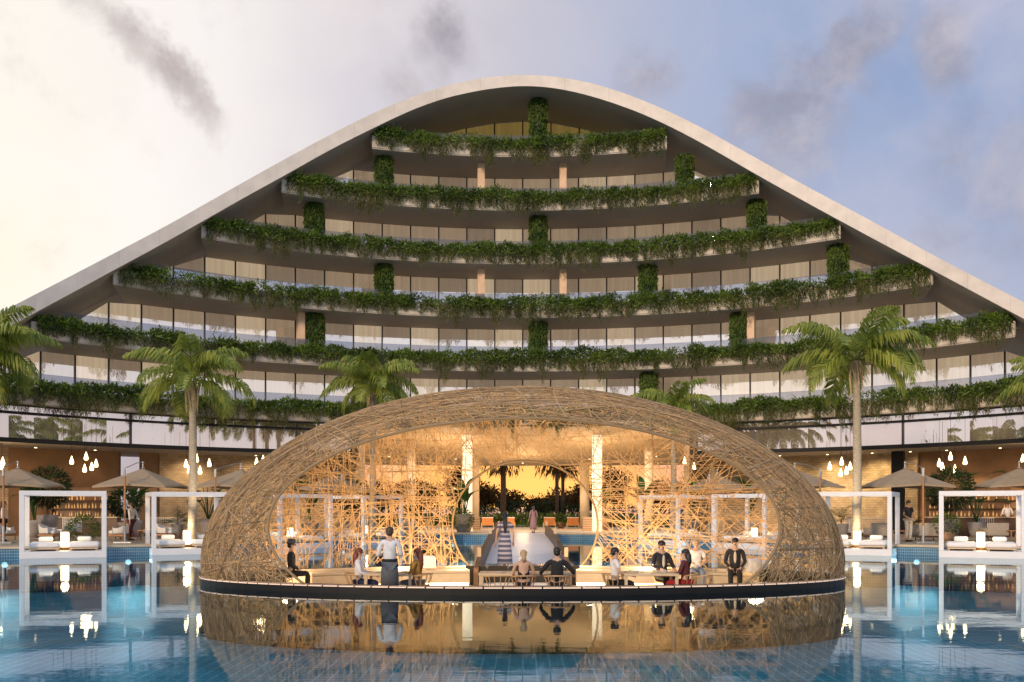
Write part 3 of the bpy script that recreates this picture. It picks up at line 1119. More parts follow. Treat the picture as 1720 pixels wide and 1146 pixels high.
for i in range(len(EDGE) - 1):
    def off(j, d):
        a = Vector(EDGE[max(j - 1, 0)])
        b = Vector(EDGE[min(j + 1, len(EDGE) - 1)])
        t = (b - a).normalized()
        return Vector(EDGE[j]) + Vector((t.y, -t.x)) * d
    a, b, c, d = off(i, 0.06), off(i + 1, 0.06), off(i + 1, -0.5), off(i, -0.5)
    vs = [(q.x, q.y, zz) for q in (a, b, c, d) for zz in (DZ - 0.07, DZ + 0.012)]
    mb.add(vs, [(0, 2, 3, 1), (1, 3, 5, 7), (0, 6, 4, 2)])
struct(mb.build('pool_coping', M['coping']))

M['terrace'] = tile_mat('terrace_stone', (0.66, 0.58, 0.46), (0.61, 0.53, 0.42), (0.42, 0.36, 0.28), 1.2, 0.6, False, 0.4, 0.008, 0.5)
flat('passage_terrace', [[(-14, 57), (-9.4, 51.9), (-6.0, 58.1), (-4.0, 60.2), (4.0, 60.2), (6.0, 58.1), (9.4, 51.9), (14, 57), (14, 77.5), (-14, 77.5)]], DZ + 0.016, M['terrace'])

# underwater lamps on the pool wall
ulist = [(215, 'between the two cabanas left of the woven dome'), (8, 'at the pool edge left of every cabana'), (1540, 'between the two cabanas right of the woven dome'),
         (575, 'behind the woven dome, left part'), (760, 'behind the woven dome, left of the walkway'), (1040, 'behind the woven dome, right of the walkway'), (1180, 'behind the woven dome, right part')]
for px, lab in ulist:
    k = (px - CX) / F
    best = None
    for (x0, y0), (x1, y1) in zip(EDGE[:-1], EDGE[1:]):
        g0, g1 = x0 - k * y0, x1 - k * y1
        if g0 * g1 <= 0 and abs(g0 - g1) > 1e-9:
            s = g0 / (g0 - g1)
            best = (Vector((x0 + (x1 - x0) * s, y0 + (y1 - y0) * s, 0)), Vector((y1 - y0, x0 - x1, 0)).normalized())
            break
    p, nn_ = best
    o = thing('pool_lamp', (p.x + nn_.x * 0.02, p.y + nn_.y * 0.02, -0.32), math.atan2(nn_.y, nn_.x), 'round glowing underwater lamp ' + lab, 'pool lamp', 'underwater pool lamps')
    MB().tube([(0, 0, 0), (0.03, 0, 0)], 0.15, 16).build('ring', M['steel'], o)
    MB().tube([(0.028, 0, 0), (0.045, 0, 0)], 0.11, 16).build('lens', M['underlamp'], o)
    lamp('pool_light', 'AREA', (p.x + nn_.x * 0.08, p.y + nn_.y * 0.08, -0.28), 48, (0.45, 0.85, 1.0), 3.0, (p.x + nn_.x * 3, p.y + nn_.y * 3, -0.9), size_y=0.12)

# ------------------------------------------------------------------ woven pavilion
ZF = -0.38
ZR = 0.18
EA, EB, EC, EZ = 8.27, 4.0, 4.55, 0.51
pav = thing('woven_pavilion', (0, PC, ZF), 0, 'egg shaped woven rattan dome with a wide oval mouth, sunk into the pool', 'pavilion')


def ellring(mb, a0, b0, a1, b1, z0, z1, n=96):
    vs, fs = [], []
    for i in range(n):
        w = 2 * PI * i / n
        c, s = math.cos(w), math.sin(w)
        vs += [(a0 * c, PC + b0 * s, z0), (a0 * c, PC + b0 * s, z1), (a1 * c, PC + b1 * s, z1), (a1 * c, PC + b1 * s, z0)]
    for i in range(n):
        a, b = i * 4, ((i + 1) % n) * 4
        for j in range(4):
            j2 = (j + 1) % 4
            fs.append((a + j, b + j, b + j2, a + j2))
    return mb.add(vs, fs)


ellring(MB(), PA, PB, PA - 0.35, PB - 0.35, -1.29, ZR).build('rim', M['black'], pav, world=True)
mb = MB()
n = 120
for i in range(n):
    w0, w1 = 2 * PI * (i + 0.04) / n, 2 * PI * (i + 0.96) / n
    vs = []
    for w in (w0, w1):
        for d, z in ((0.012, ZR - 0.035), (0.012, ZR - 0.012), (-0.05, ZR + 0.004)):
            vs.append(((PA + d) * math.cos(w), PC + (PB + d) * math.sin(w), z))
    mb.add(vs, [(0, 3, 4, 1), (1, 4, 5, 2)])
mb.build('rim_trim', M['trim'], pav, world=True)
MB().add([(x, y, ZF) for x, y in ellp(PA - 0.34, PB - 0.34)], [tuple(range(72))]).build('floor', M['floor'], pav, world=True)


def ray_ell(px, py, far):
    d = Vector(((px - CX) / F, 1, -(py - CY) / F))
    o = Vector((0, -PC, EYE - EZ))
    A = (d.x / EA) ** 2 + (d.y / EB) ** 2 + (d.z / EC) ** 2
    B = 2 * (o.x * d.x / EA ** 2 + o.y * d.y / EB ** 2 + o.z * d.z / EC ** 2)
    C = (o.x / EA) ** 2 + (o.y / EB) ** 2 + (o.z / EC) ** 2 - 1
    q = B * B - 4 * A * C
    if q < 0:
        return None
    t = (-B + (1 if far else -1) * math.sqrt(q)) / (2 * A)
    return Vector((0, 0, EYE)) + d * t


FO = (880, 887, 430, 184)
BO = (882, 882, 122, 108)


def hoop(op, far, n=220):
    pts = []
    for i in range(n + 1):
        a = -PI / 2 - PI + 2 * PI * i / n - PI / 2 + PI / 2
        p = ray_ell(op[0] + op[2] * math.cos(a + PI), op[1] + op[3] * math.sin(a + PI), far)
        pts.append(p)
    return [p for p in pts if p is not None and p.z > ZR - 0.02]


for op, far, r, m in ((FO, False, 0.035, 'strand'), (BO, True, 0.032, 'strand')):
    pts = hoop(op, far)
    # start the run after its widest gap so the tube never crosses the mouth
    gaps = [((pts[(i + 1) % len(pts)] - pts[i]).length, i) for i in range(len(pts))]
    g, gi = max(gaps)
    pts = pts[gi + 1:] + pts[:gi + 1]
    MB().tube(pts, r, 8).build('mouth_hoop' if not far else 'rear_hoop', M[m], pav, True, world=True)


def inside(p, op, grow=0.0):
    px = CX + F * p[:, 0] / p[:, 1]
    py = CY - F * (p[:, 2] - EYE) / p[:, 1]
    return ((px - op[0]) / (op[2] + grow)) ** 2 + ((py - op[1]) / (op[3] + grow)) ** 2 < 1


def weave(name, m, count, chooser, keep, width, flat, seg=110):
    V, Fc = [], []
    off = 0
    made = 0
    for _ in range(count):
        nvec, d = chooser()
        nvec = nvec / np.linalg.norm(nvec)
        a = np.cross(nvec, [0.3, 0.5, 0.8])
        a /= np.linalg.norm(a)
        b = np.cross(nvec, a)
        rad = math.sqrt(max(0.02, 1 - d * d))
        th = np.linspace(0, 2 * PI, seg, endpoint=False) + RNG.uniform(0, 6.28)
        q = nvec * d + rad * (np.cos(th)[:, None] * a + np.sin(th)[:, None] * b)
        lay = 1.0 + RNG.uniform(-0.008, 0.008)
        P = q * np.array([EA, EB, EC]) * lay + np.array([0, PC, EZ])
        N = nrm(q / np.array([EA, EB, EC]))
        T = nrm(np.roll(P, -1, 0) - np.roll(P, 1, 0))
        S = np.cross(N, T)
        ok = keep(q, P)
        w = RNG.uniform(*width)
        h = w * flat
        ring_ = np.stack([P + S * w, P + N * h, P - S * w, P - N * h], 1)
        idx = np.where(ok & np.roll(ok, -1))[0]
        if len(idx) < 2:
            continue
        V.append(ring_.reshape(-1, 3))
        i0 = idx * 4 + off
        i1 = ((idx + 1) % seg) * 4 + off
        for j in range(4):
            j2 = (j + 1) % 4
            Fc.append(np.stack([i0 + j, i1 + j, i1 + j2, i0 + j2], 1))
        off += seg * 4
        made += 1
    V = np.concatenate(V)
    Fc = np.concatenate(Fc)
    used, inv = np.unique(Fc, return_inverse=True)
    me = bpy.data.meshes.new(name)
    me.from_pydata(V[used].tolist(), [], inv.reshape(-1, 4).tolist())
    return link(name, me, m, pav, False, 0, True)


def ch_band():
    if RNG.uniform() < 0.42:      # runs that follow the mouth
        v = np.array([RNG.normal(0, 0.30), -1.0, RNG.normal(0.05, 0.42)])
        return v, RNG.uniform(-0.15, 0.93)
    ph = RNG.uniform(0, PI)
    return np.array([math.cos(ph), RNG.normal(0, 0.22), math.sin(ph)]), RNG.uniform(-0.97, 0.97)


def keep_front(q, P):
    return (P[:, 2] > ZR - 0.02) & ~(inside(P, FO) & (q[:, 1] < 0)) & (q[:, 1] < 0.28)


def ch_rear():
    """strings that run straight across the shell: upright, slanting both ways, a few flat"""
    k = RNG.uniform()
    if k < 0.34:
        ph, d = RNG.normal(0, 0.07), (RNG.uniform(-0.95, 0.05) if RNG.uniform() < 0.7 else RNG.uniform(-0.95, 0.95))
    elif k < 0.86:
        ph, d = RNG.choice([-1, 1]) * RNG.normal(0.48, 0.13), RNG.uniform(-0.9, 0.95)
    else:
        ph, d = PI / 2 + RNG.normal(0, 0.16), RNG.uniform(-0.05, 0.9)
    return np.array([math.cos(ph), RNG.normal(0, 0.05), math.sin(ph)]), d


def keep_rear(q, P):
    return (P[:, 2] > ZR - 0.02) & (q[:, 1] > -0.02) & ~(inside(P, BO))


weave('outer_weave', M['strand'], 820, ch_band, keep_front, (0.0055, 0.0115), 0.6, 130)
weave('rear_weave', M['strand_in'], 400, ch_rear, keep_rear, (0.006, 0.0115), 0.6, 130)


# curved benches with a glowing plinth
def bench(side, lab):
    o = thing('curved_bench', (side * 4.5, 27.6, ZF), 0, lab, 'bench', 'curved benches inside the woven dome')
    A, B = 6.9, 3.05
    w0, w1 = (R_(24), R_(76)) if side > 0 else (R_(104), R_(156))

    def arc(d0, d1, z0, z1):
        vs, fs = [], []
        n = 26
        for i in range(n + 1):
            w = w0 + (w1 - w0) * i / n
            c, s = math.cos(w), math.sin(w)
            for d, z in ((d0, z0), (d0, z1), (d1, z1), (d1, z0)):
                vs.append(((A + d) * c, PC + (B + d) * s, z))
        for i in range(n):
            a, b = i * 4, i * 4 + 4
            for j in range(4):
                fs.append((a + j, a + (j + 1) % 4, b + (j + 1) % 4, b + j))
        fs += [(0, 1, 2, 3), (n * 4 + 3, n * 4 + 2, n * 4 + 1, n * 4)]
        return MB().add(vs, fs)
    arc(-0.62, 0.0, ZF + 0.17, ZF + 0.44).build('seat', M['bench'], o, world=True, bevel=0.02)
    arc(-0.60, -0.06, ZF + 0.443, ZF + 0.52).build('cushion', M['bench'], o, world=True, bevel=0.02)
    arc(-0.50, -0.02, ZF + 0.003, ZF + 0.168).build('glowing_plinth', M['led'], o, world=True)
    arc(0.02, 0.2, ZF + 0.01, ZF + 0.60).build('backrest', M['bench'], o, world=True, bevel=0.02)


bench(-1, 'cream curved bench with glowing plinth, left of the walkway inside the dome')
bench(1, 'cream curved bench with glowing plinth, right of the walkway inside the dome')
# warm light that washes the weave from the rim inside
for x, y, e in ((-6.3, 26.6, 150), (-3.6, 28.2, 190), (-1.9, 28.7, 110), (1.9, 28.7, 110), (3.6, 28.2, 190), (6.3, 26.6, 150)):
    lamp('rim_uplight', 'POINT', (x, y, 0.42), e * 0.75, (1.0, 0.68, 0.37), 0.25)
lamp('floor_glow', 'AREA', (0, 25.0, ZF + 0.1), 430, (1.0, 0.68, 0.36), 8.0, (0, 27.2, 4), size_y=1.2)

# walkway from the dome to the far deck
wk = thing('walkway', (0, 45, -0.1), 0, 'white walkway bridge with dark low side walls leading from the dome to the far deck', 'walkway')
vs = []
for x in (-1.3, 1.3):
    for y, z in ((28.9, ZF + 0.02), (31.2, -0.12), (42, 0.36), (59.7, DZ + 0.02)):
        vs += [(x, y, z), (x, y, z - 0.25)]
fs = []
for i in range(3):
    a, b = i * 2, 8 + i * 2
    fs += [(a, b, b + 2, a + 2), (a + 1, a + 3, b + 3, b + 1), (a, a + 2, a + 3, a + 1), (b, b + 1, b + 3, b + 2)]
MB().add(vs, fs).build('walking_surface', M['white'], wk, world=True)
for s in (-1, 1):
    vs = []
    for y, z in ((29.0, ZF), (31.2, -0.14), (42, 0.3), (58, DZ)):
        for x in (s * 1.31, s * 1.45):
            vs += [(x, y, -1.2 if y > 30 else ZF), (x, y, z + 0.52)]
    fs = []
    for i in range(3):
        a = i * 4
        b = a + 4
        fs += [(a, a + 1, b + 1, b), (a + 2, b + 2, b + 3, a + 3), (a + 1, a + 3, b + 3, b + 1)]
    fs += [(0, 2, 3, 1), (12, 13, 15, 14)]
    MB().add(vs, fs).build('side_wall', M['dark_wood'], wk, world=True)
    for y, z in ((31.2, -0.1), (42, 0.3), (57, DZ)):
        MB().box((s * 1.38, y, z + 0.42), (0.12, 0.12, 0.7)).build('post', M['pale_wood'], wk, world=True)

# ------------------------------------------------------------------ cabanas with day beds
def cabana_frame(w=3.05, d=2.9, h=2.58):
    o = thing('pool_cabana', (0, 0, 0))
    t = 0.175
    MB().box((w / 2, d / 2, -0.66), (w - 0.02, d - 0.02, 1.28)).build('plinth', M['pool_wall'], o)
    MB().box((w / 2, d / 2, 0.12), (w, d, 0.26)).build('platform', M['white'], o, bevel=0.012)
    for x in (t / 2, w - t / 2):
        for y in (t / 2, d - t / 2):
            MB().box((x, y, 0.25 + (h - t - 0.25) / 2), (t, t, h - t - 0.252)).build('post', M['white'], o, bevel=0.012)
    for y in (t / 2, d - t / 2):
        MB().box((w / 2, y, h - t / 2), (w, t, t)).build('beam', M['white'], o, bevel=0.012)
    for x in (t / 2, w - t / 2):
        MB().box((x, d / 2, h - t / 2), (t, d - 2 * t - 0.004, t - 0.006)).build('beam', M['white'], o)
    return o


def daybed():
    o = thing('day_bed', (0, 0, 0))
    f = MB()
    f.box((0, 0, 0.09), (1.02, 1.75, 0.05))
    for x in (-0.45, 0.45):
        for y in (-0.75, 0.75):
            f.box((x, y, 0.035), (0.07, 0.07, 0.07))
    f.build('frame', M['pale_wood'], o)
    MB().box((0, 0, 0.22), (1.08, 1.8, 0.2)).build('mattress', M['cushion'], o, True, bevel=0.08)
    MB().box((0, 0.62, 0.42), (0.52, 0.3, 0.2)).build('pillow', M['cushion'], o, True, bevel=0.07)
    return o


def lantern():
    o = thing('floor_lantern', (0, 0, 0))
    MB().lathe([(0.16, 0), (0.16, 0.12)], n=20).build('base', M['teak'], o)
    MB().lathe([(0.145, 0.122), (0.15, 0.2), (0.15, 0.66), (0.14, 0.70)], n=20).build('shade', M['lamp'], o, True)
    MB().lathe([(0.155, 0.702), (0.15, 0.73)], n=20).build('cap', M['teak'], o)
    return o


CAB = [((-19.07, 37.2), 23, 'cabana at the far left edge of the pool'),
       ((-15.1, 40.0), 26, 'cabana beside the left flank of the woven dome, before the palm'),
       (None, -27, 'cabana beside the right flank of the woven dome'),
       (None, -23, 'cabana at the far right edge of the pool, cut by the frame'),
       ((-11.2, 45.2), 48, 'outer of two cabanas seen through the left weave of the dome'),
       ((-8.2, 50.6), 55, 'inner of two cabanas seen through the left weave of the dome'),
       ((9.1, 47.4), -48, 'outer of two cabanas seen through the right weave of the dome'),
       ((6.2, 52.8), -55, 'inner of two cabanas seen through the right weave of the dome')]
SHORT = ['in the cabana at the far left', 'in the cabana beside the dome\'s left flank', 'in the cabana beside the dome\'s right flank', 'in the cabana at the far right edge',
         'in the outer cabana behind the left weave', 'in the inner cabana behind the left weave', 'in the outer cabana behind the right weave', 'in the inner cabana behind the right weave']
proto_c, proto_b, proto_l = cabana_frame(), daybed(), lantern()
first = True
for (pos, rot, lab), sh in zip(CAB, SHORT):
    if pos is None:
        w = 3.05
        if rot == -27:       # right front corner given
            cx, cy2 = xat(1498, 39.4), 39.4
            pos = (cx - w * math.cos(R_(rot)), cy2 - w * math.sin(R_(rot)))
        else:
            pos = (xat(1577, 38.3), 38.3)
    rz = R_(rot)
    loc = (pos[0], pos[1], 0)
    base = Vector(loc)
    m3 = Matrix.Rotation(rz, 3, 'Z')
    spots = [base + m3 @ Vector((0.82, 1.25, 0.253)), base + m3 @ Vector((2.23, 1.25, 0.253)), base + m3 @ Vector((1.525, 1.35, 0.253))]
    if first:
        c, b1, l1 = proto_c, proto_b, proto_l
        c.location, c.rotation_euler = loc, (0, 0, rz)
        b1.location, b1.rotation_euler = spots[0], (0, 0, rz)
        l1.location = spots[2]
        first = False
    else:
        c = dup(proto_c, loc, rz, '')
        b1 = dup(proto_b, spots[0], rz, '')
        l1 = dup(proto_l, spots[2], rz, '')
    tag(c, 'white box frame ' + lab, 'cabana', 'white box cabanas around the pool')
    tag(b1, 'white day bed, left one ' + sh, 'day bed', 'white day beds')
    b2 = dup(proto_b, spots[1], rz, 'white day bed, right one ' + sh)
    tag(b2, None, 'day bed', 'white day beds')
    tag(l1, 'glowing cylinder lantern between the day beds ' + sh, 'lantern', 'glowing lanterns')
    lamp('lantern_light', 'POINT', (spots[2].x, spots[2].y, 0.253 + 0.95), 22, (1.0, 0.74, 0.42), 0.14)


# ------------------------------------------------------------------ parasols
def parasol():
    o = thing('parasol', (0, 0, 0))
    q = -2.05
    MB().box((0, q, 0.03), (0.8, 0.6, 0.06)).build('base', M['steel'], o, bevel=0.01)
    MB().tube([(0, q, 0.06), (0, q, 0.75)], 0.05, 10).build('socket', M['steel'], o)
    MB().tube([(0, q, 0.75), (0, q, 2.95)], 0.045, 10).build('pole', M['teak'], o)
    MB().tube([(0, q, 2.95), (0, q, 3.30)], 0.055, 10).build('sleeve', M['steel'], o)
    MB().tube([(0, q, 3.28), (0.02, q * 0.8, 3.38), (0.03, q * 0.4, 3.56), (0.0, 0, 3.68)], 0.018, 8).build('arm', M['steel'], o)
    vs = [(0, 0, 3.36)]
    n = 8
    hw = 1.95
    rim = []
    for k in range(n):
        a = k * 2 * PI / n + PI / 8 * 0
        r = hw * (1.18 if k % 2 else 0.95)
        rim.append((r * math.cos(a + PI / 4 * 0), r * math.sin(a), 2.62 - (0.10 if k % 2 else 0)))
    mid = [(x * 0.5, y * 0.5, 2.94) for x, y, z in rim]
    vs += mid + rim + [(x, y, z - 0.09) for x, y, z in rim]
    fs = []
    for k in range(n):
        k2 = (k + 1) % n
        fs += [(0, 1 + k, 1 + k2), (1 + k, 1 + n + k, 1 + n + k2, 1 + k2), (1 + n + k, 1 + 2 * n + k, 1 + 2 * n + k2, 1 + n + k2)]
    cn = MB().add(vs, fs).build('canopy', M['canvas'], o)
    s = cn.modifiers.new('thick', 'SOLIDIFY')
    s.thickness = 0.012
    for k in range(n):
        x, y, z = rim[k]
        MB().tube([(0, 0, 3.30), (x * 0.5, y * 0.5, 2.90), (x * 0.97, y * 0.97, z - 0.04)], 0.015, 5).build('rib', M['teak'], o)
    MB().lathe([(0.1, 3.355), (0.03, 3.42), (0.03, 3.6), (0.055, 3.64), (0.0, 3.70)], n=10).build('finial', M['steel'], o, True)
    return o


PAR = [(30, 44.6, 0.2, 'beige parasol cut by the left picture edge, behind the outermost left cabana'), (240, 45.2, 0.0, 'beige parasol between the two left cabanas'),
       (405, 46.5, -0.3, 'beige parasol half hidden behind the dome\'s left flank'), (1335, 46.5, 0.3, 'beige parasol half hidden behind the dome\'s right flank'),
       (1520, 45.2, 0.0, 'beige parasol between the two right cabanas, a person at its pole'), (1712, 44.6, -0.2, 'beige parasol cut by the right picture edge'),
       (560, 53.5, 0.4, 'beige parasol seen through the left weave of the dome'), (1205, 53.5, -0.4, 'beige parasol seen through the right weave of the dome')]
pp = parasol()
for i, (px, y, rz, lab) in enumerate(PAR):
    loc = (xat(px, y), y, DZ)
    o = pp if i == 0 else dup(pp, loc, rz, lab)
    o.location, o.rotation_euler = loc, (0, 0, rz)
    tag(o, lab, 'parasol', 'beige parasols on the deck')


# ------------------------------------------------------------------ lounge furniture
def armchair():
    o = thing('lounge_armchair', (0, 0, 0))
    MB().box((0, 0.03, 0.26), (0.86, 0.72, 0.10)).build('frame', M['teak'], o, bevel=0.02)
    for x in (-0.37, 0.37):
        for y in (-0.28, 0.32):
            MB().tube([(x, y, 0), (x, y, 0.22)], [0.022, 0.03], 8).build('leg', M['teak'], o)
    MB().box((0, -0.02, 0.40), (0.68, 0.66, 0.17)).build('seat', M['cushion'], o, True, bevel=0.06)
    vs, fs = [], []
    n = 14
    for i in range(n + 1):
        a = R_(-15) + R_(210) * i / n
        for d, z in ((0.34, 0.34), (0.36, 0.78), (0.47, 0.80), (0.45, 0.34)):
            h = 1 if 0 else 0
            zz = z if z < 0.5 else z - 0.2 * abs(math.cos(a)) ** 2
            vs.append((d * 1.05 * math.cos(a), d * math.sin(a) + 0.02, zz))
    for i in range(n):
        a, b = i * 4, i * 4 + 4
        for j in range(4):
            fs.append((a + j, b + j, b + (j + 1) % 4, a + (j + 1) % 4))
    fs += [(3, 2, 1, 0), (n * 4, n * 4 + 1, n * 4 + 2, n * 4 + 3)]
    MB().add(vs, fs).build('backrest', M['cushion'], o, True, bevel=0.03)
    return o


def wovenchair():
    o = thing('woven_armchair', (0, 0, 0))
    MB().box((0, 0, 0.33), (0.9, 0.8, 0.16)).build('seat', M['cushion'], o, True, bevel=0.05)
    MB().box((0, 0, 0.16), (0.98, 0.84, 0.06)).build('frame', M['dark_wood'], o)
    for x in (-0.42, 0.42):
        for y in (-0.34, 0.34):
            MB().tube([(x, y, 0), (x, y, 0.14)], 0.025, 6).build('leg', M['dark_wood'], o)
    MB().box((0, 0.44, 0.52), (1.06, 0.12, 0.62)).build('backrest', M['weave'], o, True, bevel=0.05)
    for x in (-0.5, 0.5):
        MB().box((x, 0.0, 0.42), (0.1, 0.76, 0.34)).build('armrest', M['weave'], o, True, bevel=0.04)
    return o


def sidetable():
    o = thing('side_table', (0, 0, 0))
    MB().box((0, 0, 0.46), (0.62, 0.5, 0.05)).build('table_top', M['teak'], o, bevel=0.008)
    for x in (-0.26, 0.26):
        for y in (-0.2, 0.2):
            MB().box((x, y, 0.215), (0.05, 0.05, 0.43)).build('leg', M['teak'], o)
    return o


ac, wc, st = armchair(), wovenchair(), sidetable()


def place(proto, lst, cat, group, used=[]):
    for px, y, rz, lab in lst:
        loc = (xat(px, y), y, DZ)
        if proto.name not in used:
            used.append(proto.name)
            o = proto
        else:
            o = copy_tree(proto)
        o.location, o.rotation_euler = loc, (0, 0, R_(rz))
        tag(o, lab, cat, group)


place(ac, [(8, 46.5, 80, 'cream armchair at the left picture edge, below the standing person'), (84, 46.5, 92, 'cream round armchair seen inside the outermost left cabana'),
           (199, 46.2, -88, 'cream round armchair between the two left cabanas'), (281, 47, 88, 'cream round armchair seen inside the cabana beside the dome\'s left flank'),
           (360, 47.5, -85, 'cream round armchair close to the dome\'s left flank'), (120, 49, -95, 'cream armchair beside the round green shrub on the left')],
      'armchair', 'cream lounge armchairs')
place(wc, [(1474, 46.8, 184, 'grey woven armchair with its back turned, inside the right flank cabana'), (1557, 46.8, 176, 'grey woven armchair between the two right cabanas'),
           (1668, 47, 182, 'grey woven armchair with its back turned, inside the far right cabana')], 'armchair', 'grey woven armchairs')
place(st, [(243, 46.8, 0, 'small wooden side table at the parasol pole between the left cabanas'), (1512, 46.2, 0, 'small wooden side table at the feet of the dark topped person'),
           (1702, 46.5, 10, 'small wooden side table at the right picture edge')], 'side table', 'small wooden side tables')


# sofas with slatted backs and bar counters
def sofa(px0, px1, y, lab):
    x0, x1 = xat(px0, y), xat(px1, y)
    w = x1 - x0
    o = thing('slatted_sofa', ((x0 + x1) / 2, y, DZ), 0, lab, 'sofa', 'slatted back sofas')
    MB().box((0, 0, 0.33), (w, 0.8, 0.18)).build('seat', M['cushion'], o, bevel=0.04)
    MB().box((0, 0, 0.15), (w * 0.98, 0.7, 0.16)).build('base', M['dark_wood'], o)
    MB().box((0, 0.36, 1.02), (w, 0.06, 0.05)).build('top_rail', M['pale_wood'], o)
    mb = MB()
    k = int(w / 0.11)
    for i in range(k + 1):
        mb.box((-w / 2 + 0.02 + (w - 0.04) * i / k, 0.36, 0.70), (0.03, 0.04, 0.58))
    mb.build('back_slats', M['steel'], o)


sofa(100, 132, 51.5, 'slatted sofa seen inside the far left cabana, below the bar shelves')
sofa(245, 303, 51.5, 'slatted sofa along the stone wall behind the left flank cabana')
sofa(1425, 1490, 51.5, 'slatted sofa along the lit stone wall right of the dome')
sofa(1645, 1675, 51.5, 'slatted sofa before the bar at the far right')


def bar(px0, px1, lab, labs, n1):
    y = 53.2
    x0, x1 = xat(px0, y), xat(px1, y)
    o = thing('bar_counter', ((x0 + x1) / 2, y, DZ), 0, lab, 'bar counter', 'bar counters')
    MB().box((0, 0, 0.5), (x1 - x0, 0.6, 1.0)).build('front', M['dark_wood'], o)
    MB().box((0, 0, 1.03), (x1 - x0 + 0.1, 0.75, 0.06)).build('counter_top', M['pale_wood'], o, bevel=0.01)
    y = 55.0
    x0, x1 = xat(px0 + 2, y), xat(px1 - 2, y)
    w = x1 - x0
    o = thing('bar_shelf', ((x0 + x1) / 2, y, DZ), 0, labs, 'bar shelf', 'bottle shelves of the bars')
    MB().box((0, 0.16, 1.35), (w, 0.04, 2.7)).build('back_panel', M['shelf_glow'], o)
    for x in (-w / 2, w / 2):
        MB().box((x, 0, 1.35), (0.06, 0.34, 2.7)).build('side_panel', M['dark_wood'], o)
    for z in (1.05, 1.5, 1.95, 2.5):
        MB().box((0, 0, z), (w - 0.07, 0.3, 0.04)).build('shelf', M['dark_wood'], o)
    lamp('shelf_light', 'AREA', ((x0 + x1) / 2, y - 0.45, DZ + 2.55), 9, (1, 0.6, 0.28), w * 0.8, ((x0 + x1) / 2, y + 0.1, DZ + 1.3), size_y=0.1)
    out = []
    for z in (1.07, 1.52, 1.97):
        for i in range(n1):
            if U(0, 1) < 0.24:
                continue
            out.append(((x0 + x1) / 2 - w / 2 + 0.12 + (w - 0.24) * i / (n1 - 1) + U(-0.03, 0.03), y + U(-0.05, 0.05), DZ + z))
    return out


bt = MB().lathe([(0.045, 0), (0.048, 0.02), (0.048, 0.2), (0.018, 0.27), (0.018, 0.34), (0.0, 0.342)], n=8).build('liquor_bottle', M['bottle'], None, True)
spots = bar(86, 200, 'dark bar counter behind the far left cabana', 'dark bar shelf of bottles with painted glow on the left', 22)
nleft = len(spots)
spots += bar(1556, 1760, 'dark bar counter behind the far right cabana', 'dark bar shelf of bottles with painted glow on the right', 30)
for i, s in enumerate(spots):
    o = bt if i == 0 else bt.copy()
    if i:
        COL.objects.link(o)
    o.location = s
    k = U(0.55, 0.95)
    o.scale = (k * U(0.9, 1.3), k, k)
    tag(o, 'small amber bottle standing on the %s bar shelf' % ('left' if i < nleft else 'right'), 'bottle', 'bottles on the %s bar shelf' % ('left' if i < nleft else 'right'))

# pendant lamps ---------------------------------------------------------------
PEND = [('over the terrace at the far left', [(120.4, 773.5), (144.6, 766.5), (161.3, 778.4), (154, 784), (142.2, 786.8)], 51),
        ('beside the left palm trunk', [(312.5, 779), (330.5, 770), (351.5, 777.6), (336, 790), (317.6, 788.6)], 51),
        ('beside the right palm trunk', [(1393.8, 783), (1413.8, 775), (1412, 794), (1421.7, 790.4), (1428, 783)], 51),
        ('over the terrace at the far right', [(1577.7, 777.7), (1583, 784), (1596.6, 766.5), (1621, 774), (1604, 788)], 50),
        ('at the left picture edge', [(4.6, 775), (2.2, 782)], 50), ('close to the dome\'s left flank', [(431, 776), (442, 772)], 52),
        ('at the right picture edge', [(1718, 770)], 50), ('seen through the weave on the right', [(1150, 774), (1166, 783)], 58)]
pl = thing('pendant_lamp', (0, 0, 0))
MB().lathe([(0.0, -0.2), (0.07, -0.2), (0.098, -0.15), (0.10, -0.09), (0.075, 0.02), (0.04, 0.13), (0.015, 0.22), (0.0, 0.22)], n=12).build('shade', M['pend'], pl, True)
MB().lathe([(0.02, 0.222), (0.015, 0.27)], n=10).build('cap', M['teak'], pl)
MB().tube([(0, 0, 0.27), (0, 0, 2.3)], 0.008, 4).build('cord', M['black'], pl)
first = True
for desc, pts, y in PEND:
    idx = list(range(len(pts)))
    words = {}
    if len(pts) == 1:
        words[0] = ''
    else:
        byx = sorted(idx, key=lambda i: pts[i][0])
        words[byx[0]], words[byx[-1]] = 'leftmost', 'rightmost'
        rest = sorted([i for i in idx if i not in words], key=lambda i: pts[i][1])
        for r_, wd in zip(rest, ('topmost of the inner three', 'middle height of the inner three', 'lowest of the inner three')):
            words[r_] = wd
    for i, (px, py) in enumerate(pts):
        p = at(px, py, y + (i % 3) * 0.25)
        o = pl if first else copy_tree(pl)
        first = False
        o.location = p
        lab = 'teardrop pendant lamp ' + desc + ((', ' + words[i]) if words[i] else '')
        tag(o, lab, 'pendant lamp', 'glowing teardrop pendant lamps')
    c = at(sum(p[0] for p in pts) / len(pts), sum(p[1] for p in pts) / len(pts), y - 0.5)
    lamp('pendant_light', 'POINT', (c.x, c.y, c.z - 0.3), 55, (1, 0.66, 0.32), 0.3)

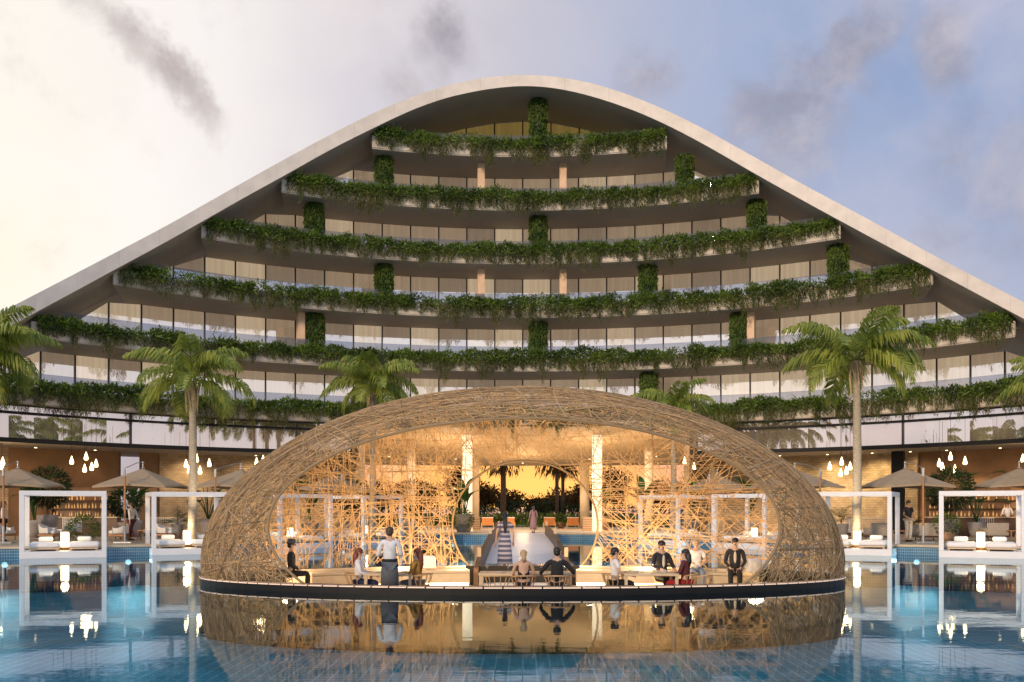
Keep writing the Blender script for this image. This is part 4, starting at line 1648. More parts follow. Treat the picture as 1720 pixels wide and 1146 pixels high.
# small recessed lamps in the canopy that wash the walls
dl_first = None
for px, lab, e, col in ((330, 'left stone wall', 330, (1, 0.72, 0.42)), (430, 'left stone wall close to the dome', 220, (1, 0.72, 0.42)), (-10, 'stone pier at the left edge', 140, (1, 0.72, 0.42)),
                   (60, 'brown wall at far left', 48, (1, 0.6, 0.3)), (160, 'brown wall by the left glass door', 48, (1, 0.6, 0.3)), (1390, 'right stone wall', 420, (1, 0.74, 0.38)), (1465, 'right stone wall by the black pillar', 420, (1, 0.74, 0.38)),
                   (1310, 'right stone wall close to the dome', 300, (1, 0.74, 0.38)), (1529, 'stone pier on the right', 100, (1, 0.72, 0.42)), (1590, 'brown wall on the right', 48, (1, 0.6, 0.3)), (1680, 'brown wall at far right', 50, (1, 0.6, 0.3))):
    r = RW - 1.7
    t = th_px(px, r)
    p = cyl(r, t, ZG - 0.22)
    if dl_first is None:
        o = thing('wall_washer', p)
        MB().lathe([(0.09, 0), (0.09, 0.04)], n=14).build('housing', M['steel'], o)
        MB().lathe([(0.07, -0.012), (0.07, -0.002)], n=14).build('lens', M['pend'], o)
        dl_first = o
    else:
        o = copy_tree(dl_first)
        o.location = p
    tag(o, 'small round ceiling lamp washing the ' + lab, 'ceiling lamp', 'recessed ceiling lamps')
    q = cyl(r + 1.5, t, 2.4)
    lamp('wash_light', 'SPOT', (p.x, p.y, p.z - 0.06), e, col, 0.15, (q.x, q.y, q.z), R_(115), blend=0.8)
for x, y, e in ((-4.5, 66, 420), (4.5, 66, 420), (0, 72, 300), (-8.5, 62.5, 260), (8.5, 62.5, 260)):
    o = copy_tree(dl_first)
    o.location = (x, y, ZG - 0.22)
    tag(o, 'small round ceiling lamp in the open passage, %s' % {(-4.5, 66): 'left middle', (4.5, 66): 'right middle', (0, 72): 'rearmost', (-8.5, 62.5): 'left front', (8.5, 62.5): 'right front'}[(x, y)], 'ceiling lamp', 'recessed ceiling lamps')
    lamp('passage_light', 'POINT', (x, y, ZG - 1.5), e * 0.8, (1, 0.66, 0.34), 0.4)


# ------------------------------------------------------------------ plants
def palm(px, py, y, trunk_py_base, scale, lab, nf=20, seed=0, husk=True, lit=0):
    rnd = random.Random(seed)
    top = at(px, py, y)
    z0 = DZ
    o = thing('palm_tree', (top.x, top.y, z0), 0, lab, 'palm', 'palm trees around the pool')
    H = top.z - z0
    pts, rr = [], []
    for i in range(14):
        t = i / 13
        pts.append((0.05 * math.sin(t * 3), 0, H * t))
        rr.append((0.19 - 0.06 * t) * (1.04 if i % 2 else 0.98) * scale ** 0.5)
    MB().tube(pts, rr, 12).build('trunk', M['trunk'], o, True)
    if husk:
        mb = MB()
        for k in range(60):
            a = rnd.uniform(0, 2 * PI)
            z = H - rnd.uniform(0.0, 0.3)
            L = rnd.uniform(0.3, 1.25) * scale
            r0 = 0.15
            mb.tube([(r0 * math.cos(a), r0 * math.sin(a), z), ((r0 + .13) * math.cos(a), (r0 + .13) * math.sin(a), z - L * 0.3), ((r0 + .07) * math.cos(a + .3), (r0 + .07) * math.sin(a + .3), z - L)], [0.03, 0.025, 0.008], 4)
        mb.build('husk', M['husk'], o, True)
    for k in range(nf):
        lay = k / nf
        az = k * 2.399 + rnd.uniform(-0.25, 0.25)
        e0 = R_(78) - R_(95) * lay + rnd.uniform(-0.12, 0.12)
        L = scale * rnd.uniform(2.35, 2.8) * (0.85 + 0.3 * math.sin(PI * min(1, lay + 0.15)))
        droop = rnd.uniform(1.25, 1.75)
        h = Vector((math.cos(az), math.sin(az), 0))
        sd = Vector((-math.sin(az), math.cos(az), 0))
        up = Vector((0, 0, 1))
        p = Vector((0, 0, H + 0.05)) + h * 0.1
        spine, dirs, nor = [], [], []
        K = 34
        for i in range(K + 1):
            t = i / K
            e = e0 - droop * t ** 1.2
            d = h * math.cos(e) + up * math.sin(e)
            spine.append(p.copy())
            dirs.append(d)
            nor.append(up * math.cos(e) - h * math.sin(e))
            p = p + d * (L / K)
        mb = MB().tube(spine[::3], [0.032 * scale * (1 - 0.85 * i / (len(spine[::3]) - 1)) for i in range(len(spine[::3]))], 4)
        vs, fs = [], []
        for i in range(4, K + 1):
            t = i / K
            ll = scale * rnd.uniform(0.9, 1.15) * (math.sin(PI * (0.12 + 0.82 * t)) ** 0.7) * (1.0 - 0.25 * t)
            for s in (-1, 1):
                for q in range(2):
                    f = rnd.uniform(0, 1)
                    b0 = spine[i] - dirs[i] * (L / K) * f
                    ld = (sd * s * 0.75 + dirs[i] * rnd.uniform(0.5, 0.75) + nor[i] * rnd.uniform(-0.1, 0.35)).normalized()
                    mid = b0 + ld * ll * 0.5
                    ld2 = (ld + Vector((0, 0, -rnd.uniform(1.1, 2.2)))).normalized()
                    tip = mid + ld2 * ll * 0.62
                    w = dirs[i] * 0.040 * scale
                    o0 = len(vs)
                    vs += [b0 - w * 0.6, b0 + w * 0.6, mid + w, mid - w, tip]
                    fs += [(o0, o0 + 1, o0 + 2, o0 + 3), (o0 + 3, o0 + 2, o0 + 4)]
        mb.add(vs, fs)
        mb.build('frond', M['palm'], o)
    return o


palm(322, 640, 42.3, 900, 1.05, 'tall palm rising behind the cabana at the dome\'s left flank', 15, 1)
palm(1438, 606, 41.8, 900, 1.2, 'tall palm with shaggy husk rising at the dome\'s right flank cabana', 15, 2)
palm(-38, 600, 40.5, 900, 1.15, 'palm at the left picture edge, only its fronds in view', 20, 3)
palm(625, 650, 51, 900, 1.0, 'palm crown peeking out behind the dome\'s left shoulder', 20, 4)
palm(1130, 690, 52, 900, 0.9, 'small palm crown peeking out behind the dome\'s right shoulder', 18, 5)
palm(1792, 655, 42, 900, 1.0, 'palm at the right picture edge, one frond tip in view', 18, 6)
for px, y, e, tg in ((322, 42.3, 520, 5), (1438, 41.8, 760, 5)):
    x = xat(px, y)
    lamp('palm_uplight', 'SPOT', (x + (1.1 if px < 800 else -1.1), y - 1.2, DZ + 0.1), e, (1, 0.8, 0.52), 0.1, (x, y, 5.6), R_(58))
    o = thing('ground_spotlight', (x + (1.1 if px < 800 else -1.1), y - 1.2, DZ), 0, 'small ground spotlight at the foot of the %s tall palm' % ('left' if px < 800 else 'right'), 'spotlight', 'palm spotlights')
    MB().lathe([(0.07, 0), (0.07, 0.05)], n=12).build('housing', M['steel'], o)
    MB().lathe([(0.05, 0.052), (0.05, 0.058)], n=12).build('lens', M['pend'], o)


def pot_mb(r, h):
    return MB().lathe([(r * 0.62, 0), (r * 0.85, h * 0.35), (r, h * 0.8), (r * 1.02, h), (r * 0.9, h), (r * 0.86, h * 0.9), (0.01, h * 0.9)], n=18)


def potted(px, y, r, h, kind, lab, z=DZ, m='pot', size=1.0):
    o = thing('potted_plant', (xat(px, y), y, z), U(0, 6), lab, 'potted plant', 'potted plants')
    pot_mb(r, h).build('pot', M[m], o, True)
    if kind == 'bush':
        n = int(900 * size)
        a = RNG.normal(size=(n, 3))
        P = nrm(a) * (RNG.uniform(0.3, 1, n) ** 0.5)[:, None] * np.array([r * 1.5, r * 1.5, r * 1.3]) * size + np.array([0, 0, h + r * 0.8])
        leaf_mesh('foliage', P, a + np.array([0, 0, .3]), RNG.uniform(0.1, 0.2, n), RNG.uniform(0.02, 0.05, n), M['bush'], o)
    elif kind == 'palm':
        mb = MB()
        for k in range(15):
            az, e = k * 2.4, U(0.5, 1.45)
            L = U(0.9, 1.4) * size
            hh = Vector((math.cos(az), math.sin(az), 0))
            sd = Vector((-math.sin(az), math.cos(az), 0))
            p = Vector((0, 0, h))
            K = 14
            for i in range(K):
                t = i / K
                ee = e - 1.3 * t
                d = hh * math.cos(ee) + Vector((0, 0, 1)) * math.sin(ee)
                q = p + d * L / K
                if i > 3:
                    for s in (-1, 1):
                        tip = p + (sd * s * 0.8 + d * 0.6 + Vector((0, 0, -0.25))) * 0.34 * size * math.sin(PI * (0.15 + 0.8 * t))
                        mb.add([p - d * 0.02, p + d * 0.02, tip], [(0, 1, 2)])
                mb.add([p - sd * .008, p + sd * .008, q + sd * .008, q - sd * .008], [(0, 1, 2, 3)])
                p = q
        mb.build('fronds', M['dark_leaf'], o)
    elif kind == 'banana':
        for k in range(9):
            az = k * 2.4 + U(-.3, .3)
            e = U(0.9, 1.45)
            b = Vector((0, 0, h * 0.9))
            s = b + Vector((math.cos(az) * 0.2, math.sin(az) * 0.2, U(0.5, 1.3) * size))
            mb = MB().tube([b, (b + s) / 2, s], 0.022, 5)
            mb.blade(s, az, e, U(0.9, 1.4) * size, U(0.3, 0.42) * size, 1.5)
            mb.build('leaf', M['big_leaf'], o)
    elif kind == 'round':
        for k in range(10):
            az = k * 2.4 + U(-.3, .3)
            b = Vector((0, 0, h * 0.9))
            s = b + Vector((math.cos(az) * U(0.3, 0.9), math.sin(az) * U(0.3, 0.9), U(0.9, 2.2))) * size
            mb = MB().tube([b, b + (s - b) * 0.5 + Vector((0, 0, 0.15)), s], 0.02, 5)
            mb.blade(s, az, 0.35, U(0.6, 0.85) * size, U(0.6, 0.8) * size, 1.1)
            mb.build('leaf', M['big_leaf'], o)
    elif kind == 'tree':
        MB().tube([(0, 0, h * .8), (0.05, 0, h + 0.9 * size)], [0.05, 0.03], 6).build('stem', M['bark'], o)
        n = int(1500 * size)
        a = nrm(RNG.normal(size=(n, 3)))
        P = a * (RNG.uniform(0.2, 1, n) ** 0.4)[:, None] * np.array([0.75, 0.75, 0.7]) * size + np.array([0, 0, h + 1.0 * size])
        leaf_mesh('foliage', P, a + np.array([0, 0, -.3]), RNG.uniform(0.14, 0.3, n), RNG.uniform(0.03, 0.07, n), M['dark_leaf'], o)
    return o


potted(80, 47.6, 0.48, 1.2, 'tree', 'dark leafy tree in a tall grey pot behind the far left cabana', size=1.35)
potted(210, 48, 0.36, 0.85, 'tree', 'dark leafy plant in a pale pot between the two left cabanas', size=0.95)
potted(140, 46.4, 0.42, 0.25, 'bush', 'low round grassy green shrub inside the far left cabana frame', size=1.15)
potted(58, 51, 0.4, 0.9, 'banana', 'banana plant behind the parasol at the left picture edge', size=1.45)
potted(298, 49.5, 0.3, 0.7, 'palm', 'small feathery palm in a pot before the left stone wall', size=1.0)
potted(350, 48.5, 0.42, 1.0, 'round', 'round leaved plant beside the left tall palm trunk', size=1.0)
potted(226, 52, 0.4, 0.9, 'banana', 'banana plant before the pale glass door on the left', size=1.2)
potted(1413, 49, 0.34, 0.75, 'palm', 'small feathery palm in a pot before the lit stone wall right of the dome', size=1.1)
potted(1596, 48, 0.45, 1.0, 'tree', 'dark leafy tree behind the far right cabana', size=1.45)
potted(1590, 46.3, 0.42, 0.4, 'bush', 'grassy green shrub in a clay pot inside the far right cabana', m='clay', size=1.0)
potted(1640, 51, 0.42, 0.8, 'round', 'round leaved plant before the brown wall at the far right', size=1.25)
potted(1535, 52, 0.3, 0.6, 'palm', 'small feathery palm by the black pillar on the right', size=0.8)
potted(1345, 50.5, 0.36, 0.9, 'banana', 'banana plant rising behind the dome\'s right flank', size=1.3)
potted(780, 62.5, 0.62, 1.15, 'banana', 'big leaved plant in a tall pale pot at the left passage column', m='coping', size=1.25)
potted(775, 61.8, 0.4, 0.5, 'bush', 'trailing green shrub in a low pot at the left passage column', size=1.3)
potted(1012, 66.5, 0.5, 1.0, 'banana', 'big leaved plant by the right passage column', m='clay', size=1.25)
for px, lab in ((520, 'leftmost'), (590, 'second from the left'), (690, 'third from the left'), (1080, 'third from the right'), (1160, 'second from the right'), (1260, 'rightmost')):
    potted(px, 57.0 if 560 < px < 1200 else 53.5, 0.5, 0.8, 'tree' if px % 4 else 'banana', 'dark plant on the deck seen through the dome\'s rear weave, ' + lab, size=1.35)

# terrace loungers facing the sunset
lg = thing('terrace_lounger', (0, 0, 0))
MB().box((0, 0.3, 0.28), (0.82, 1.0, 0.10)).build('seat', M['cushion'], lg, bevel=0.03)
MB().box((0, -0.22, 0.52), (0.84, 0.07, 0.56)).build('backrest', M['orange'], lg, bevel=0.02)
MB().box((0, -0.2, 0.82), (0.86, 0.12, 0.06)).build('headrest', M['cushion'], lg, bevel=0.02)
for x in (-0.44, 0.44):
    MB().box((x, 0.25, 0.42), (0.05, 1.0, 0.05)).build('armrest', M['pale_wood'], lg)
    for y in (-0.22, 0.7):
        MB().box((x, y, 0.2), (0.05, 0.05, 0.4)).build('leg', M['pale_wood'], lg)
for i, (px, lab) in enumerate(((819, 'leftmost'), (855, 'second from the left'), (923, 'second from the right'), (962, 'rightmost'))):
    y = 72.5
    o = lg if i == 0 else copy_tree(lg)
    o.location = (xat(px, y), y, DZ)
    tag(o, 'orange backed lounger facing the sunset on the far deck, ' + lab, 'lounger', 'loungers on the far deck')
stool = MB().lathe([(0.2, 0), (0.24, 0.2), (0.2, 0.5), (0.0, 0.5)], n=14).build('drum_table', M['dark_wood'], None, True)
for i, (px, lab) in enumerate(((837, 'between the two loungers left of the passage middle'), (942, 'between the two loungers right of the passage middle'))):
    o = stool if i == 0 else stool.copy()
    if i:
        COL.objects.link(o)
    o.location = (xat(px, 72.2), 72.2, DZ)
    tag(o, 'dark drum side table ' + lab, 'side table', 'drum tables')
for px, y, lab in ((987, 66.5, 'slatted wooden cabinet by the right passage column'), (801, 66.5, 'open wooden shelf by the left passage column')):
    o = thing('wooden_cabinet', (xat(px, y), y, DZ), 0, lab, 'cabinet')
    MB().box((0, 0, 0.45), (0.7 if px > 900 else 0.45, 0.5, 0.86)).build('body', M['teak'], o)
    mb = MB()
    for k in range(7):
        mb.box((0, -0.262, 0.1 + k * 0.12), (0.64 if px > 900 else 0.4, 0.02, 0.06))
    mb.build('slats', M['pale_wood'], o)
    MB().box((0, 0, 0.905), (0.76 if px > 900 else 0.5, 0.56, 0.04)).build('top', M['pale_wood'], o)

# hedges and trees before the sunset
for x0, x1, y, h, lab, mm in ((-16, 16, 78.5, 1.0, 'low leafy bright green hedge behind the loungers', 'bush'), (-24, 24, 84, 2.0, 'dark clipped hedge in front of the sunset trees', 'dark_leaf')):
    n = 9000
    o = thing('garden_hedge', ((x0 + x1) / 2, y, DZ), 0, lab, 'hedge')
    P = np.stack([RNG.uniform(x0, x1, n), RNG.uniform(-0.6, 0.6, n), RNG.uniform(0, 1, n) * h], 1)
    P[:, 2] *= 0.75 + 0.3 * smooth_noise(P[:, 0] * 0.9, 5)
    leaf_mesh('foliage', P, RNG.normal(size=(n, 3)) + np.array([0, 0, .6]), RNG.uniform(0.2, 0.45, n), RNG.uniform(0.06, 0.14, n), M[mm], o)
for i, (px, w, h, y) in enumerate(((560, 6, 6, 95), (640, 5, 4.6, 97), (705, 5, 4.4, 95), (770, 5, 6.6, 94), (812, 4.0, 4.8, 92), (858, 3.8, 4.0, 96), (905, 2.6, 3.0, 96), (938, 3.8, 4.0, 93), (978, 4.0, 4.8, 95), (1030, 5, 6.2, 96), (1110, 5, 4.6, 97), (1190, 6, 6, 96))):
    x = xat(px, y)
    h *= 0.78 if 780 < px < 1000 else 0.9
    pos = ['leftmost', 'second from the left', 'third from the left', 'fourth from the left', 'fifth from the left', 'sixth from the left', 'sixth from the right', 'fifth from the right', 'fourth from the right', 'third from the right', 'second from the right', 'rightmost'][i]
    o = thing('garden_tree', (x, y, DZ), 0, 'dark bushy tree against the sunset beyond the passage, %s' % pos, 'tree', 'sunset trees')
    mb = MB().tube([(0, 0, 0), (0.1, 0, h * 0.35), (0.0, 0, h * 0.7)], [0.14, 0.1, 0.05], 6)
    for k in range(5):
        a = k * 1.3
        mb.tube([(0.08, 0, h * 0.3), (math.cos(a) * w * 0.25, math.sin(a) * w * 0.25, h * 0.62)], [0.07, 0.03], 5)
    mb.build('trunk', M['bark'], o)
    Ps, Ds = [], []
    for k in range(34):
        c = nrm(RNG.normal(size=(1, 3)))[0] * RNG.uniform(0.4, 1) * np.array([w * 0.42, w * 0.42, h * 0.3]) + np.array([0, 0, h * 0.68])
        a = RNG.normal(size=(60, 3))
        Ps.append(c + a * 0.26)
        Ds.append(a + np.array([0, 0, -0.2]))
    Ps, Ds = np.concatenate(Ps), np.concatenate(Ds)
    leaf_mesh('crown', Ps, Ds, RNG.uniform(0.2, 0.42, len(Ps)), RNG.uniform(0.1, 0.2, len(Ps)), M['tree_leaf'], o)
for px, y, lab in ((845, 82, 'thick fan palm trunk with dead fronds left of the sunset'), (935, 83, 'fan palm trunk right of the sunset, nearer one'), (945, 88, 'thin fan palm trunk right of the sunset, farther one')):
    o = thing('fan_palm', (xat(px, y), y, DZ), 0, lab, 'palm', 'fan palms against the sunset')
    r = 0.24 if px < 900 else 0.16
    MB().tube([(0, 0, 0), (0.03, 0, 2.5), (0, 0, 6.2)], [r * 1.1, r, r * 0.9], 10).build('trunk', M['bark'], o, True)
    n = 500
    a = RNG.uniform(0, 2 * PI, n)
    P = np.stack([np.cos(a) * RNG.uniform(0.15, 1.7, n), np.sin(a) * RNG.uniform(0.15, 1.7, n), RNG.uniform(4.6, 6.5, n)], 1)
    D = np.stack([np.cos(a) * 0.3, np.sin(a) * 0.3, -np.ones(n)], 1)
    leaf_mesh('crown', P, D, RNG.uniform(0.4, 0.95, n), RNG.uniform(0.05, 0.12, n), M['tree_leaf'], o)


# ------------------------------------------------------------------ tables and chairs in the pavilion
def dtable(x, y, w, d, lab):
    o = thing('dining_table', (x, y, ZF), 0, lab, 'table', 'dining tables in the woven dome')
    MB().box((0, 0, 0.72), (w, d, 0.06)).build('table_top', M['pale_wood'], o, bevel=0.01)
    for sx in (-1, 1):
        for sy in (-1, 1):
            MB().box((sx * (w / 2 - 0.05), sy * (d / 2 - 0.05), 0.345), (0.07, 0.07, 0.69)).build('leg', M['pale_wood'], o)
    return o


dtable(0.05, 23.75, 2.2, 0.95, 'pale table at the middle of the dome, two people seated with backs turned')
dtable(-3.2, 23.75, 1.15, 0.95, 'pale table on the left side of the dome, waiter standing at it')
dtable(3.05, 23.75, 1.3, 1.05, 'pale table on the right side of the dome, set with plates')
ch = thing('rattan_chair', (0, 0, 0))
MB().lathe([(0.02, 0.43), (0.23, 0.43), (0.24, 0.45), (0.22, 0.47), (0.02, 0.47)], n=18).build('seat', M['rattan'], ch, True)
arcp = [Vector((0.30 * math.sin(a), -0.27 * math.cos(a) - 0.02, 0.74 - 0.07 * abs(math.sin(a / 2)) ** 2)) for a in np.linspace(-2.0, 2.0, 17)]
MB().tube(arcp, 0.018, 6).build('back_rail', M['rattan'], ch, True)
for k in range(1, 16, 2):
    a = -2.0 + 4.0 * k / 16
    MB().tube([(0.2 * math.sin(a), -0.19 * math.cos(a), 0.45), (0.26 * math.sin(a), -0.25 * math.cos(a), 0.58), arcp[k]], 0.011, 5).build('spindle', M['rattan'], ch)
for sx in (-1, 1):
    for sy in (-1, 1):
        MB().tube([(sx * 0.15, sy * 0.15, 0.44), (sx * 0.21, sy * 0.21, 0)], [0.018, 0.014], 6).build('leg', M['rattan'], ch)
CH = [(-0.58, 22.85, 0, 'empty rattan chair at the middle table'), (0.02, 22.85, 3, 'rattan chair under the woman in the low backed black dress'), (0.80, 22.85, -3, 'rattan chair under the man in the black shirt'),
      (-3.98, 23.6, -90, 'rattan chair under the red haired woman in white'), (-2.45, 23.5, 80, 'rattan chair under the woman with long auburn hair'),
      (2.18, 23.4, -85, 'rattan chair under the man in the white tee shirt'), (3.92, 23.6, 95, 'rattan chair under the dark haired woman in red'), (3.55, 24.7, 170, 'rattan chair under the suited man at the right table'),
      (4.15, 23.0, 60, 'empty rattan chair right of the right table')]
for i, (x, y, rz, lab) in enumerate(CH):
    o = ch if i == 0 else copy_tree(ch)
    o.location, o.rotation_euler = (x, y, ZF), (0, 0, R_(rz))
    tag(o, lab, 'chair', 'rattan chairs in the woven dome')
plate = MB().lathe([(0.05, 0), (0.09, 0.006), (0.14, 0.022), (0.135, 0.024), (0.08, 0.01), (0.0, 0.008)], n=18).build('dinner_plate', M['plate'], None, True)
PL = [(-0.55, 23.55, 'white plate at the empty seat of the middle table'), (0.1, 23.5, 'white plate before the woman in black'), (0.75, 23.5, 'white plate before the man in the black shirt'),
      (-3.5, 23.7, 'white plate before the red haired woman in white'), (-2.9, 23.7, 'white plate before the auburn haired woman'), (2.65, 23.55, 'white plate before the man in the white tee shirt, nearer one'),
      (2.7, 24.0, 'white plate at the rear left corner of the right table'), (3.4, 23.55, 'white plate before the woman in red'), (3.4, 24.0, 'white plate before the suited man at the right table')]
for i, (x, y, lab) in enumerate(PL):
    o = plate if i == 0 else plate.copy()
    if i:
        COL.objects.link(o)
    o.location = (x, y, ZF + 0.752)
    tag(o, lab, 'plate', 'dinner plates')
gl = MB().lathe([(0.035, 0), (0.035, 0.004), (0.005, 0.012), (0.005, 0.09), (0.03, 0.12), (0.037, 0.16), (0.032, 0.21), (0.0295, 0.21), (0.034, 0.16), (0.028, 0.123), (0.0, 0.1)], n=12).build('wine_glass', M['glass'], None, True)
GL = [(-0.86, 23.75, 'wine glass at the left end of the middle table'), (-0.35, 23.8, 'wine glass left of the middle of the middle table'), (0.45, 23.85, 'wine glass between the two seated at the middle table'), (1.0, 23.7, 'wine glass at the right end of the middle table'),
      (-3.3, 23.95, 'wine glass on the left table'), (2.9, 23.8, 'wine glass on the right table, left one'), (3.15, 23.85, 'wine glass on the right table, right one')]
for i, (x, y, lab) in enumerate(GL):
    o = gl if i == 0 else gl.copy()
    if i:
        COL.objects.link(o)
    o.location = (x, y, ZF + 0.752)
    tag(o, lab, 'wine glass', 'wine glasses')
for i, (x, y, z, rz, lab) in enumerate(((6.25, 26.55, 0.16, 0.6, 'big cream cushion at the right end of the curved bench'), (-2.75, 28.2, 0.16, 0.1, 'cream cushion on the left curved bench'))):
    o = thing('bench_cushion', (x, y, z), rz, lab, 'cushion')
    MB().box((0, 0, 0.2), (0.5, 0.2, 0.4)).build('pad', M['cushion'], o, True, bevel=0.08)
    MB().tube([(-0.22, -0.101, 0.03), (0.22, -0.101, 0.03)], 0.012, 6).build('piping', M['bench'], o)

# ------------------------------------------------------------------ people
SKIN = mat('skin', (0.52, 0.32, 0.22), 0.5, 0.06, 8)
SKIN2 = mat('tan_skin', (0.40, 0.23, 0.15), 0.5, 0.06, 8)


def cloth(name, c):
    return mat(name, c, 0.85, 0.14, 9, 0.25, 30)


CL = {'white': cloth('white_cotton', (0.72, 0.70, 0.70)), 'black': cloth('black_cloth', (0.012, 0.012, 0.014)), 'suit': cloth('dark_suit', (0.02, 0.02, 0.025)),
      'mustard': cloth('mustard_cloth', (0.36, 0.19, 0.04)), 'red': cloth('red_cloth', (0.33, 0.02, 0.025)), 'jeans': cloth('blue_jeans', (0.14, 0.19, 0.28)), 'navy': cloth('navy_cloth', (0.02, 0.03, 0.09)),
      'grey': cloth('grey_apron', (0.10, 0.105, 0.12)), 'cream': cloth('cream_cloth', (0.62, 0.55, 0.45)), 'rose': cloth('dusty_rose_cloth', (0.36, 0.20, 0.20)), 'wine': cloth('wine_cloth', (0.10, 0.02, 0.025))}
HAIR = {'black': mat('black_hair', (0.012, 0.010, 0.009), 0.45, 0.3, 30), 'auburn': mat('auburn_hair', (0.16, 0.035, 0.012), 0.45, 0.3, 30), 'blond': mat('blond_hair', (0.42, 0.29, 0.16), 0.5, 0.2, 30),
        'brown': mat('brown_hair', (0.06, 0.035, 0.02), 0.5, 0.3, 30), 'grey': mat('grey_hair', (0.30, 0.28, 0.26), 0.6, 0.2, 30)}
FEAT = mat('face_features', (0.05, 0.025, 0.02), 0.5, 0.1)
# striped dress
_m, _nt, _out = new_mat('striped_cloth')
_b = _nt.nodes.new('ShaderNodeBsdfPrincipled')
_b.inputs['Roughness'].default_value = 0.9
_tc = _nt.nodes.new('ShaderNodeTexCoord')
_sx = _nt.nodes.new('ShaderNodeSeparateXYZ')
lk(_nt, _tc.outputs['Object'], _sx.inputs[0])
_mu = _nt.nodes.new('ShaderNodeMath')
_mu.operation = 'MULTIPLY'
_mu.inputs[1].default_value = 7.0
lk(_nt, _sx.outputs[2], _mu.inputs[0])
_fr = _nt.nodes.new('ShaderNodeMath')
_fr.operation = 'FRACT'
lk(_nt, _mu.outputs[0], _fr.inputs[0])
_gt = _nt.nodes.new('ShaderNodeMath')
_gt.operation = 'GREATER_THAN'
_gt.inputs[1].default_value = 0.55
lk(_nt, _fr.outputs[0], _gt.inputs[0])
_mx = _nt.nodes.new('ShaderNodeMix')
_mx.data_type = 'RGBA'
_mx.inputs[6].default_value = (0.10, 0.105, 0.19, 1)
_mx.inputs[7].default_value = (0.42, 0.41, 0.48, 1)
lk(_nt, _gt.outputs[0], _mx.inputs[0])
lk(_nt, _mx.outputs[2], _b.inputs['Base Color'])
lk(_nt, _b.outputs[0], _out.inputs[0])
CL['striped'] = _m


def skin_obj(name, verts, edges, radii, m, parent, root=0, sub=1):
    me = bpy.data.meshes.new(name)
    me.from_pydata([tuple(v) for v in verts], edges, [])
    o = link(name, me, None, parent)
    o.modifiers.new('skin', 'SKIN')
    if not me.skin_vertices:
        me.skin_vertices.new()
    for i, r in enumerate(radii):
        sv = me.skin_vertices[0].data[i]
        sv.radius = r if hasattr(r, '__len__') else (r, r)
        sv.use_root = (i == root)
    sb = o.modifiers.new('subdiv', 'SUBSURF')
    sb.levels = sb.render_levels = sub
    o.modifiers['skin'].use_smooth_shade = True
    me.materials.append(m)
    return o


ARMS = {'down': ((0.25, -0.03, 1.14), (0.27, 0.08, 0.90)), 'table': ((0.26, 0.06, 1.16), (0.17, 0.33, 1.10)), 'lap': ((0.25, 0.0, 1.14), (0.12, 0.20, 1.00)),
        'wide': ((0.36, 0.02, 1.20), (0.38, 0.26, 1.13)), 'tray': ((0.25, 0.02, 1.14), (0.17, 0.30, 1.14)), 'swing': ((0.24, -0.1, 1.15), (0.25, -0.12, 0.90))}


